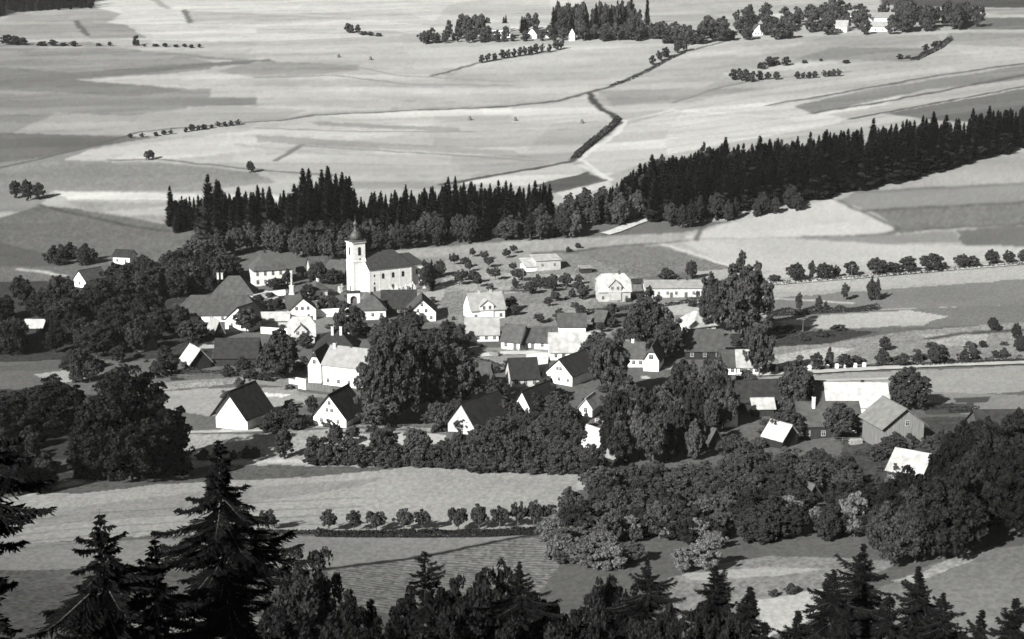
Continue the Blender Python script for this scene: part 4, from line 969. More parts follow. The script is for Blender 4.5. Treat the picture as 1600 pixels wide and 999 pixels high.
B('long dark-roofed barn cut by the right edge behind tall trees', (1532, 700), 1650, 1, 11, 3.4, 7.6, 'par', rmat='darktile', wall='wood', name='barn', cat='barn')
B('white-gabled barn with deep black roof at the left meadow', (338, 668), 387, -24, 11, 4.4, 10.6, 'perp', rmat='darktile', name='barn', cat='barn', over=0.9, front_over=1.6)
B('white cottage with three small gable windows under a black roof', (490, 664), 541, -20, 11, 2.9, 8.8, 'perp', rmat='darktile', front=((2, 4.6, 0.36, 0.64), (2, 1.6), (1, 6.6)), over=0.7, ww=0.8, wh=1.0)
B('tall white house end with a clipped gable, left end of the big white house', (482, 598), 502, -12, 12, 5.8, 9.6, 'perp', 'halfhip', rmat='darktile', front=((1, 6.6),), name='house', over=0.3)
B('big white two-storey house with pale roof and eye-shaped roof vents', (505, 601), 570, -24, 11, 6.4, 10.8, 'par', rmat='fiber', front=((4, 1.5),), left=((1, 4.5),), chim=((0.1, -0.6, 1.4, 'cream'), (0.48, 0.2, 0.9, 'darktile')))
B('dark hip-roofed house with two white chimneys behind the big white house', (490, 568), 556, 0, 13, 4.4, 9.8, roof='hip', rmat='darktile', chim=((0.42, -1.8, 2.6, 'white'), (0.62, -1.8, 2.6, 'white')), front=((5, 1.9),))
B('shed with bright sunlit roof slope and black gable in the left gardens', (298, 580), 330, 33, 8.5, 2.6, 6.6, 'perp', rmat='metal', wall='darkwood', name='shed', cat='shed', over=0.6)
B('long black-roofed barn in the left grove', (336, 573), 402, 3, 11, 3.0, 7.8, 'par', rmat='darktile', wall='darkwood', name='barn', cat='barn')
B('white-gabled cottage with pale roof at the upper left edge of the village', (116, 448), 134, -34, 11, 3.4, 7.0, 'perp', rmat='tile', front=((1, 1.8),))
B('white cottage half hidden in trees at the foot of the left pasture', (177, 413), 203, -12, 7, 3.6, 6.0, 'par', rmat='darktile', front=((2, 1.8),))
B('low hut with bright roof glinting in the dark left grove', (37, 520), 66, -4, 6, 2.0, 4.2, 'par', rmat='metal', wall='darkwood', name='hut', cat='hut')
B('small pale-roofed hut with dark pointed gable by the cottage bushes', (336, 529), 350, 30, 8, 2.4, 6.0, 'perp', rmat='fiber', wall='darkwood', name='hut', cat='hut')
B('faint grey shed deep in the left grove', (229, 548), 246, 28, 6, 2.4, 5.0, 'perp', rmat='tile', wall='wood', name='shed', cat='shed')
B('new villa with white mansard roof and dark front gable, upper right of village', (936, 472), 985, 6, 10, 4.2, 9.8, 'par', 'halfhip', rmat='metal', wall='greyplaster', front=((4, 1.6),), doors=(('front', 0.62),), dormer=((0.5, 4.8, 6.0, 8.6, 0.4),), chim=((0.7, 0, 0.9, 'tile'),))
B('long low workshop with pale metal roof beside the new villa', (1009, 466), 1104, 2, 9, 4.0, 6.0, 'par', rmat='fiber', wall='greyplaster', front=((7, 1.9),), doors=(('front', 0.42), ('front', 0.66)), name='workshop', cat='workshop', chim=((0.55, 0, 1.1, 'tile'), (0.7, 0, 1.1, 'tile')))
B('small dark shed between the new villa and the workshop', (989, 452), 1003, 2, 4, 2.6, 3.6, 'par', rmat='darktile', wall='wood', name='shed', cat='shed')
B('unfinished house with bright flat roof above the gardens', (838, 424), 876, 14, 9, 4.4, 5.4, 'par', 'flat', rmat='metal', wall='greyplaster', front=((2, 2.5),))
B('bright lean-to roof at the left foot of the unfinished house', (822, 425), 839, 16, 9, 2.0, 4.2, 'par', 'flat', rmat='metal', wall='cream', name='lean_to', cat='outbuilding')
B('small white box shed with dark front right of the unfinished house', (909, 428), 925, 14, 4, 2.2, 2.6, 'par', 'flat', rmat='fiber', wall='darkwood', name='shed', cat='shed')
B('grey-roofed barn behind washing and bushes in mid village', (873, 520), 915, 0, 7, 2.4, 6.0, 'par', rmat='tile', wall='white', name='barn', cat='barn')
B('grey-roofed garden shed left of the fenced plot', (926, 512), 942, -24, 8, 2.4, 5.4, 'par', rmat='tile', wall='darkwood', name='shed', cat='shed')
B('little white mill hut in the brook bushes', (700, 708), 717, 0, 4, 2.8, 4.6, 'par', rmat='tile', name='hut', cat='hut', front=((1, 1.6),))
B('dark gabled hut nearly buried in the lower right trees', (1259, 792), 1281, 32, 5, 2.0, 4.4, 'perp', rmat='tile', wall='darkwood', name='hut', cat='hut')
B('grey peaked hut roof in the middle of the central grove', (1107, 704), 1126, 40, 6, 2.4, 5.2, 'perp', rmat='tile', wall='darkwood', name='hut', cat='hut')
# distant upper village
for A_, xb, an_, d_, e_, r_, rd, lb in (
    ((760, 60), 797, 2, 10, 8.0, 13.0, 'par', 'large white farmhouse in the far village behind a wood of slim trees'),
    ((824, 60), 838, -30, 9, 4.0, 9.0, 'perp', 'left one of two far white gables at the foot of the tall far wood'),
    ((853, 59), 861, -30, 8, 4.0, 8.0, 'perp', 'right one of two far white gables at the foot of the tall far wood'),
    ((889, 64), 898, -10, 8, 6.0, 11.0, 'perp', 'narrow white house in front of the tall far wood'),
    ((1056, 52), 1063, 0, 7, 5.0, 8.0, 'perp', 'single white gable peeping from the far tree belt'),
    ((1178, 56), 1192, 10, 9, 5.5, 10.0, 'perp', 'far white house above the two-lined white yard'),
    ((1204, 38), 1226, 8, 10, 5.0, 9.5, 'par', 'far white house with wide pale roof, top of the tree belt'),
    ((1304, 50), 1323, -25, 9, 5.0, 10.0, 'par', 'far white house seen through gaps in the right trees'),
    ((1326, 32), 1338, 0, 8, 5.0, 9.0, 'par', 'small far white house left of the long bright roof'),
    ((1348, 38), 1404, 2, 12, 6.0, 10.5, 'par', 'long far farmhouse with bright roof at the top right'),
    ((1362, 50), 1396, 4, 9, 5.0, 9.0, 'par', 'lower white wing in front of the long far farmhouse')):
    B(lb, A_, xb, an_, d_, e_, r_, rd, rmat='fiber' if rd == 'par' else 'tile', front=((3, 1.8),), ww=1.0, wh=1.4)
# ------------------------------------------------------------------ walls, fences, graves, poles, stacks
def wall_run(pts, h, t, mat, label, name='wall', cat='wall', posts=0, pmat='wood'):
    P = world_poly(pts, False, 30 if mat != 'x' else 30); c = Vector(P[0]); mb = MB()
    for i in range(len(P) - 1):
        a = Vector(P[i]) - c; b2 = Vector(P[i + 1]) - c; d = (b2 - a); d.z = 0; nn = Vector((-d.y, d.x, 0)).normalized() * t / 2
        vs = [a - nn, b2 - nn, b2 + nn, a + nn]
        lo = [v + Vector((0, 0, -0.4)) for v in vs]; hi = [v + Vector((0, 0, h)) for v in vs]
        mb.add(lo + hi, [(3, 2, 1, 0), (4, 5, 6, 7), (0, 1, 5, 4), (1, 2, 6, 5), (2, 3, 7, 6), (3, 0, 4, 7)])
        if not posts:
            hc = [v + nn * (0.35 if k > 1 else -0.35) + Vector((0, 0, h + 0.005)) for k, v in enumerate(vs)]
            mb.slab([v + Vector((0, 0, 0.1)) for v in hc], 0.09)
    o = obj(name, mb.mesh(name, [M[mat]]), loc=c); tag(o, label, cat)
    if posts:
        pm = MB(); pm.box(-0.08, 0.08, -0.08, 0.08, -0.3, h + 0.18); me = pm.mesh('post', [M[pmat]])
        L = np.r_[0, np.cumsum(np.hypot(*np.diff(P[:, :2], axis=0).T))]
        for k in range(int(min(60, L[-1] / posts)) + 1):
            s_ = k * posts; x, y = np.interp(s_, L, P[:, 0]), np.interp(s_, L, P[:, 1]); obj('post', me, o, (x - c.x, y - c.y, hz(x, y) - c.z))
    return o
def rail_fence(pts, h, label, gap=2.6, mat='wood'):
    P = world_poly(pts, False, 12); c = Vector(P[0]); L = np.r_[0, np.cumsum(np.hypot(*np.diff(P[:, :2], axis=0).T))]
    ss = np.arange(0, L[-1], gap); Q = [Vector((np.interp(s, L, P[:, 0]), np.interp(s, L, P[:, 1]), 0)) for s in ss]
    for q in Q: q.z = hz(q.x, q.y)
    mb = MB()
    for a, b2 in zip(Q, Q[1:]):
        for z in (h * 0.45, h * 0.9): mb.tube(a - c + Vector((0, 0, z)), b2 - c + Vector((0, 0, z)), 0.05, 0.05, 4)
    o = tag(obj('fence', None, loc=c), label, 'fence'); obj('rail', mb.mesh('rail', [M[mat]]), o)
    pm = MB(); pm.lathe([(0.08, -0.4), (0.07, h)], 6); me = pm.mesh('post', [M[mat]])
    for q in Q[:100]: obj('post', me, o, q - c)
    return o
wall_run([(226, 613), (290, 606), (380, 598)], 1.5, 0.5, 'stone', 'long rubble wall along the back of the left meadow')
wall_run([(382, 597), (430, 603), (466, 607)], 1.1, 0.12, 'wood', 'board fence continuing the rubble wall towards the big white house', 'fence', 'fence', posts=2.5)
wall_run([(463, 606), (479, 609)], 3.0, 0.5, 'white', 'bright white gate wall at the yard of the big white house')
wall_run([(452, 603), (463, 606)], 2.2, 0.3, 'greyplaster', 'short grey wall left of the bright white gate wall')
wall_run([(480, 609), (520, 614)], 2.1, 0.14, 'wood', 'tall grey board fence in front of the big white house', 'fence', 'fence', posts=2.4)
wall_run([(460, 617), (510, 622), (540, 626)], 1.0, 0.12, 'wood', 'low garden fence below the tall board fence', 'fence', 'fence', posts=2.5)
wall_run([(408, 521), (452, 524)], 2.2, 0.4, 'white', 'white yard wall below the low bright annex')
wall_run([(494, 496), (530, 494), (545, 494)], 2.8, 0.4, 'white', 'long white terrace wall between the gabled house and the hipped cottage')
wall_run([(500, 530), (525, 524), (560, 520)], 1.6, 0.4, 'white', 'white wall beside the lane below the dark garden slope')
wall_run([(397, 469), (420, 464), (446, 461)], 2.0, 0.4, 'white', 'curved white wall at the presbytery garden')
wall_run([(640, 460), (668, 456), (692, 451)], 1.3, 0.5, 'stone', 'dark churchyard wall running right from the church')
wall_run([(506, 455), (536, 450)], 1.6, 0.4, 'stone', 'dark churchyard wall left of the tower')
wall_run([(1128, 668), (1152, 666)], 4.0, 0.4, 'white', 'patch of white wall between dark crowns right of the central grove')
wall_run([(900, 641), (975, 641)], 1.0, 0.12, 'cream', 'pale garden fence among the trees right of the white farm gable', 'fence', 'fence', posts=3)
rail_fence([(930, 660), (970, 664), (1010, 656)], 1.1, 'thin pale rail fence in front of the tree grove', mat='cream')
rail_fence([(950, 366), (990, 354), (1020, 343), (1052, 330)], 1.2, 'post and rail fence along the road out of the forest', 3.0, 'cream')
rail_fence([(790, 446), (815, 442), (850, 440)], 1.0, 'thin garden fence above the mid village gardens')
rail_fence([(1300, 690), (1370, 690), (1400, 700)], 1.1, 'low fence in front of the grey board barn')
# churchyard gate
def gate():
    p = ground(543, 475); o = obj('gatehouse', None, loc=p, rz=R(8)); tag(o, 'white churchyard gate with dark round arch at the tower foot', 'gate')
    m_ = MB(); w_, h_ = 4.8, 4.2; ar = 1.3
    pr = [(-w_ / 2, -1), (-ar, -1)] + [(-ar * math.cos(t), 1.7 + ar * math.sin(t)) for t in np.linspace(0, math.pi, 11)] + [(ar, -1), (w_ / 2, -1), (w_ / 2, h_), (-w_ / 2, h_)]
    n_ = len(pr); m_.add([(x + w_ / 2, 0, z) for x, z in pr] + [(x + w_ / 2, 1.2, z) for x, z in pr], [tuple(range(n_)), tuple(range(2 * n_ - 1, n_ - 1, -1))] + [(i, i + n_, (i + 1) % n_ + n_, (i + 1) % n_) for i in range(n_)])
    obj('arch_wall', m_.mesh('arch_wall', [M['white']]), o)
    m_ = MB(); m_.slab([(-0.3, -0.3, h_ + 0.1), (w_ + 0.3, -0.3, h_ + 0.1), (w_ + 0.3, 0.6, h_ + 0.8), (-0.3, 0.6, h_ + 0.8)], 0.15); m_.slab([(-0.3, 0.6, h_ + 0.8), (w_ + 0.3, 0.6, h_ + 0.8), (w_ + 0.3, 1.5, h_ + 0.1), (-0.3, 1.5, h_ + 0.1)], 0.15)
    obj('roof', m_.mesh('roof', [M['darktile']]), o)
    m_ = MB(); m_.box(w_ / 2 - ar, w_ / 2 + ar, 0.85, 0.95, 0, 2.95); obj('door', m_.mesh('door', [M['door']]), o)
gate()
def shrine():
    p = ground(456, 460); o = obj('shrine_column', None, loc=p); tag(o, 'white statue column on a square base beside the presbytery', 'monument')
    m_ = MB(); m_.box(-1.1, 1.1, -1.1, 1.1, -0.4, 0.5); m_.box(-0.8, 0.8, -0.8, 0.8, 0.5, 3.3); m_.box(-1.0, 1.0, -1.0, 1.0, 3.3, 3.6); obj('pedestal', m_.mesh('pedestal', [M['marble']]), o)
    m_ = MB(); m_.lathe([(0.38, 3.6), (0.3, 4.0), (0.27, 6.3), (0.4, 6.5), (0.4, 6.7)], 10); obj('column', m_.mesh('column', [M['marble']]), o)
    m_ = MB(); m_.lathe([(0.26, 6.7), (0.3, 7.0), (0.2, 7.6), (0.24, 7.9), (0.1, 8.05), (0.15, 8.25), (0.02, 8.45)], 8); obj('statue', m_.mesh('statue', [M['marble']]), o)
shrine()
gm = []
m_ = MB(); m_.box(-0.45, 0.45, -0.2, 0.2, -0.2, 0.4); m_.box(-0.12, 0.12, -0.1, 0.1, 0.4, 2.1); m_.box(-0.5, 0.5, -0.1, 0.1, 1.3, 1.55); gm.append(m_.mesh('gravestone', [M['marble']]))
m_ = MB(); m_.box(-0.6, 0.6, -0.25, 0.25, -0.2, 0.35); m_.box(-0.42, 0.42, -0.13, 0.13, 0.35, 1.5); m_.lathe([(0.3, 1.5), (0.2, 1.75), (0.05, 1.85)], 8); gm.append(m_.mesh('gravestone', [M['marble']]))
for k, (x, y) in enumerate([(597, 461), (612, 458), (617, 460), (620, 457), (627, 457), (634, 456), (637, 455), (641, 454), (645, 453), (648, 454), (663, 451), (530, 458), (534, 456), (627, 461), (604, 462)]):
    tag(obj('gravestone', gm[k % 2], loc=ground(x, y), rz=rnd.uniform(-0.2, 0.4), scale=(1.3, 1.3, rnd.uniform(1.2, 1.7))), 'pale gravestone standing in the churchyard beside the church', 'gravestone', 'gravestones in the churchyard')
def pole(x, y, h, label):
    p = ground(x, y); o = obj('utility_pole', None, loc=p); tag(o, label, 'utility pole')
    m_ = MB(); m_.lathe([(0.16, -0.5), (0.11, h)], 7); obj('shaft', m_.mesh('shaft', [M['wood']]), o)
    m_ = MB(); m_.box(-0.9, 0.9, -0.06, 0.06, h - 0.6, h - 0.45); [m_.lathe([(0.06, h - 0.45), (0.08, h - 0.3), (0.03, h - 0.2)], 6, cx, 0) for cx in (-0.8, -0.3, 0.3, 0.8)]; obj('crossarm', m_.mesh('crossarm', [M['wood']]), o)
pole(818, 449, 7.5, 'thin wooden pole in the mid village gardens')
pole(1181, 432, 7.0, 'wooden pole at the left end of the country road')
pole(1330, 440, 7.0, 'wooden pole beside the country road hedge trees')
pole(1254, 524, 6.0, 'short wooden pole at the rough slope right of the tall trees')
pole(1188, 620, 6.0, 'wooden pole in front of the white-roofed roadside house')
pole(633, 512, 6.5, 'pole in front of the house right of the dark barn')
gs = MB(); gs.box(-0.3, 0.3, -0.25, 0.25, -0.3, 0.95); gs.box(-0.22, 0.22, -0.18, 0.18, 0.95, 1.1); gsm = gs.mesh('guard_stone', [M['white']])
for x, y in [(1203, 584), (1216, 583.5), (1230, 583), (1257, 582), (1268, 581.5), (1282, 580.5), (1296, 580), (1311, 579), (1325, 578.5), (1340, 578), (1354, 577)]:
    p = ground(x, y); tag(obj('guard_stone', gsm, loc=p + Vector((0, 3.2, 0.1)), scale=(1.7, 1.4, 1.1)), 'white guard stone along the edge of the embankment road', 'guard stone', 'white guard stones along the embankment road')
hm = MB(); hm.lathe([(1.25, -0.3), (1.3, 0.5), (1.15, 1.5), (0.75, 2.4), (0.2, 3.0)], 12); hm = hm.mesh('haystack', [M['hay']])
for x, y, lb in ((734, 188, 'left haystack on the pale far field, near a field corner'), (805, 189, 'middle haystack on the pale far field'), (909, 193, 'right haystack on the pale far field near the brook bend'), (579, 94, 'dark haystack high on the left far field'), (529, 90, 'smallest faint haystack high on the far field')):
    s_ = 1.0 if y > 100 else 1.1
    tag(obj('haystack', hm, loc=ground(x, y), scale=(s_, s_, s_)), lb, 'haystack', None)
# ------------------------------------------------------------------ forests
def tl(pts): 
    xs = [p[0] for p in pts]; ys_ = [p[1] for p in pts]
    return lambda x: float(np.interp(x, xs, ys_))
top1 = tl([(268, 313), (300, 310), (330, 300), (342, 287), (370, 290), (400, 294), (420, 290), (440, 305), (462, 285), (485, 263), (500, 268), (516, 262), (535, 268), (550, 275), (556, 305), (590, 300), (620, 297), (660, 293), (720, 283), (780, 280), (800, 286), (830, 283), (860, 292), (870, 312), (900, 312), (925, 305), (940, 290), (960, 277)])
top2 = tl([(930, 300), (960, 276), (1000, 245), (1040, 235), (1110, 216), (1160, 213), (1200, 212), (1240, 206), (1290, 196), (1340, 191), (1390, 179), (1440, 172), (1480, 178), (1530, 168), (1600, 158), (1700, 140)])
SPR = ['spruce0', 'spruce1', 'spruce2', 'spruce3']
NB = 0
def row_px(line, x0, x1, step, dy):
    out = []; x = x0
    while x < x1: out.append((x + rnd.uniform(-2, 2), line(x) + dy + rnd.uniform(-3, 3))); x += step * rnd.uniform(0.7, 1.3)
    return out
b1 = tl([(268, 362), (300, 368), (380, 384), (480, 392), (560, 392), (620, 386), (700, 379), (800, 374), (860, 370), (960, 366)])
for rowi, (dy, step) in enumerate(((-6, 15), (-20, 13), (-34, 12))):
    for x, y in row_px(b1, 270, 862, step, dy):
        p = ground(x, y); hp = y - top1(x) + (rnd.uniform(-5, 14) if rowi > 0 else rnd.uniform(5, 40))
        h = max(9, min(31, hp * px_m(p))) * rnd.choice([0.7, 0.82, 0.92, 1.0]) 
        if rowi == 0 and 560 < x: continue
        plant(rnd.choice(SPR), p, h, h * rnd.uniform(0.32, 0.46), rnd.uniform(0.6, 1.3), 'dark spruce in the wood that rises behind the church and the left grove', 'spruce', 'spruces of the wood behind the church', 'spruce_tree')
for x, yt, wd in ((275, 312, 18), (290, 310, 16), (343, 287, 18), (375, 290, 17), (386, 298, 14), (406, 293, 16), (462, 286, 20), (476, 270, 22), (485, 262, 22), (505, 264, 22), (516, 261, 22), (527, 270, 20), (537, 268, 20), (548, 274, 20), (586, 298, 16), (618, 296, 15), (633, 297, 22), (664, 292, 16), (692, 289, 18), (711, 285, 16), (725, 284, 16), (742, 287, 14), (779, 280, 16), (766, 286, 14), (798, 284, 14), (812, 290, 14), (836, 281, 18), (852, 288, 14), (420, 300, 16), (440, 308, 16)):
    y = b1(x) - rnd.uniform(22, 32); T(rnd.choice(SPR), x, y, yt, wd * 1.9, 'tall spruce standing out of the wood behind the church', 'tall spruces of the wood behind the church', rnd.uniform(0.6, 1.1), 'spruce_tree', 'spruce')
b2 = tl([(940, 352), (1000, 345), (1060, 352), (1100, 344), (1200, 328), (1300, 308), (1400, 288), (1500, 262), (1600, 232), (1700, 208)])
for k, (dy, step) in enumerate(((-3, 15), (-16, 17), (-30, 20), (-44, 24))):
    for x, y in row_px(b2, 935, 1680, step, dy):
        gap = b2(x) - (top2(x) + 64)
        if -dy > gap + 10: continue
        p = ground(x, y); h = (y - top2(x) - rnd.uniform(-4, 12)) * px_m(p); h = max(10, min(27, h, 27 if k else 25)) * rnd.choice([0.74, 0.84, 0.92, 1.0, 1.0])
        plant(rnd.choice(SPR), p, h, h * rnd.uniform(0.40, 0.56), rnd.uniform(0.55, 1.2), 'dark spruce in the forest belt that climbs to the right edge', 'spruce', 'spruces of the right-hand forest belt', 'spruce_tree')
print('spruces', COUNT)
def wood_fill(line, topf, x0, x1, d0, d1, n, label):
    me = PROTO['spruce1']; nv = len(me.vertices); V0 = np.empty(nv * 3, np.float32); me.vertices.foreach_get('co', V0); V0 = V0.reshape(-1, 3)
    F0 = np.array([list(q.vertices) for q in me.polygons if len(q.vertices) == 4]); Vs, Fs = [], []; c = None
    for k in range(n):
        x = rnd.uniform(x0, x1); y = line(x) - rnd.uniform(d0, d1)
        if y < topf(x) + 45: y = topf(x) + 45 + rnd.uniform(0, 8)
        g_ = ground(x, y); c = c or g_.copy(); h = min(23, (y - topf(x) - rnd.uniform(6, 22)) * px_m(g_)); w_ = h * rnd.uniform(0.34, 0.5); a = rnd.uniform(0, 6.28)
        Q = V0 * [w_, w_, h]; Q = np.stack([Q[:, 0] * math.cos(a) - Q[:, 1] * math.sin(a), Q[:, 0] * math.sin(a) + Q[:, 1] * math.cos(a), Q[:, 2]], -1) + np.array(g_ - c)
        Fs.append(F0 + len(Vs) * nv); Vs.append(Q)
    o = obj('forest_interior', mesh_np('forest_interior', np.concatenate(Vs), np.concatenate(Fs), [M['needle']]), loc=c); tag(o, label, 'wood', kind='stuff')
wood_fill(b1, top1, 272, 860, 4, 44, 210, 'dense spruce interior of the wood behind the church')
wood_fill(b2, top2, 940, 1700, 4, 56, 330, 'dense spruce interior of the right-hand forest belt')
# mixed fringe and undergrowth
fill([(870, 345), (935, 330), (1000, 330), (1000, 350), (950, 364), (880, 368)], 18, (9, 16), (0.5, 0.8), ['alder', 'maple'], 'leafy tree in the dip where the two forests meet', 'leafy trees where the forests meet', (0.7, 1.2), dmin=8, name='forest_edge_tree')
fill([(480, 384), (560, 380), (700, 366), (860, 360), (925, 352), (925, 368), (860, 376), (700, 385), (560, 396), (480, 396)], 46, (6, 15), (0.5, 0.9), ['maple', 'alder', 'ash', 'birch'], 'leafy tree fringing the foot of the spruce wood behind the church', 'leafy fringe of the wood behind the church', (0.4, 1.15), dmin=8, name='forest_edge_tree')
fill([(1010, 350), (1060, 360), (1100, 352), (1250, 330), (1250, 322), (1100, 338)], 14, (8, 14), (0.4, 0.7), ['alder', 'birch', 'maple'], 'leafy tree along the lower edge of the right-hand forest', 'leafy edge of the right-hand forest', (0.4, 0.85), dmin=9, name='forest_edge_tree')
fill([(1000, 330), (1100, 300), (1280, 280), (1290, 262), (1100, 280), (1000, 305)], 22, (15, 20), (0.4, 0.6), ['alder', 'ash'], 'leafy tree rising inside the right-hand forest', 'leafy trees inside the right-hand forest', (0.5, 0.9), dmin=12, name='forest_edge_tree')
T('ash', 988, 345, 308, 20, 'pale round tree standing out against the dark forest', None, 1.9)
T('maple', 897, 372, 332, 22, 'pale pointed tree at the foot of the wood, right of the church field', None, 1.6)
fill([(300, 398), (360, 390), (480, 396), (560, 398), (560, 410), (470, 405), (380, 392), (340, 420), (300, 420)], 22, (9, 15), (0.5, 0.85), ['maple', 'ash', 'alder'], 'leafy tree between the presbytery and the spruce wood', 'leafy trees above the presbytery', (0.7, 1.3), dmin=9, name='forest_edge_tree')
# ------------------------------------------------------------------ left grove
fill([(30, 474), (120, 478), (170, 466), (225, 446), (330, 430), (375, 440), (330, 458), (250, 470), (150, 485), (30, 478)], 62, (7, 14), (0.55, 0.9), ['maple', 'ash', 'alder', 'elm'], 'leafy tree in the upper left grove', 'trees of the upper left grove', (0.4, 1.0), dmin=9)
fill([(-20, 490), (120, 492), (260, 490), (300, 520), (250, 535), (210, 560), (60, 560), (-20, 560)], 54, (6, 12), (0.6, 1.0), ['maple', 'ash', 'elm'], 'dark bushy tree in the lower left grove', 'trees of the lower left grove', (0.35, 0.75), dmin=10)
fill([(60, 395), (110, 400), (150, 410), (120, 425), (80, 410)], 9, (5, 8), (0.7, 1.0), ['maple', 'bush'], 'scrubby tree on the slope above the left village edge', 'scrub trees above the left village edge', (0.6, 0.9), name='garden_tree')
fill([(100, 570), (260, 560), (280, 590), (190, 606), (120, 600)], 12, (4, 7), (0.8, 1.1), ['maple', 'elm'], 'garden tree in the shadowed plots at the left', 'garden trees of the left plots', (0.6, 1.0), dmin=14, name='garden_tree')
for x, yb, yt, w_, lb in ((127, 598, 545, 32, 'small round tree standing alone on the shadowed left meadow'), (178, 610, 585, 40, 'low tree at the left end of the rubble wall'), (25, 310, 283, 18, 'left tree of the small dark clump on the left pasture'), (43, 314, 281, 16, 'middle tree of the small dark clump on the left pasture'), (61, 312, 286, 18, 'right tree of the small dark clump on the left pasture'),
                          (234, 250, 235, 15, 'lone round tree on the pale far field at the left'), (392, 270, 252, 13, 'lone small tree right of the round one on the far field')):
    T('maple', x, yb, yt, w_, lb, None, 0.8, parts=yb > 400)
T('near_elm', 206, 750, 580, 150, 'huge dark tree cluster at the left behind the crest of the near field', None, 0.3, name='leafy_tree')
T('near_elm', 262, 742, 640, 70, 'dark tree at the right foot of the huge left tree', None, 0.35); T('near_elm', 150, 746, 655, 80, 'dark tree at the left foot of the huge left tree', None, 0.3)
T('near_elm', 85, 680, 590, 100, 'broad dark tree above the shadowed left hollow', None, 0.35); T('near_elm', 20, 690, 612, 90, 'broad dark tree at the left edge of the hollow', None, 0.45)
T('lime', 12, 775, 680, 66, 'black rounded tree at the left edge beside the near field', None, 0.4); T('bush', 60, 765, 735, 60, 'dark bush at the left end of the near field crest', None, 0.5, 'bush', 'bush')
fill([(0, 700), (110, 690), (130, 740), (60, 755), (0, 760)], 8, (3, 6), (0.9, 1.3), ['bush', 'thicket'], 'dark bush in the shadowed left hollow', 'bushes of the left hollow', (0.4, 0.7), 'bush', 'bush')
fill([(120, 735), (280, 728), (292, 742), (130, 752)], 14, (4, 7), (0.9, 1.3), ['bush', 'thicket'], 'dark bush at the foot of the huge left tree', 'bushes at the foot of the huge left tree', (0.35, 0.55), 'bush', 'bush', dmin=9)
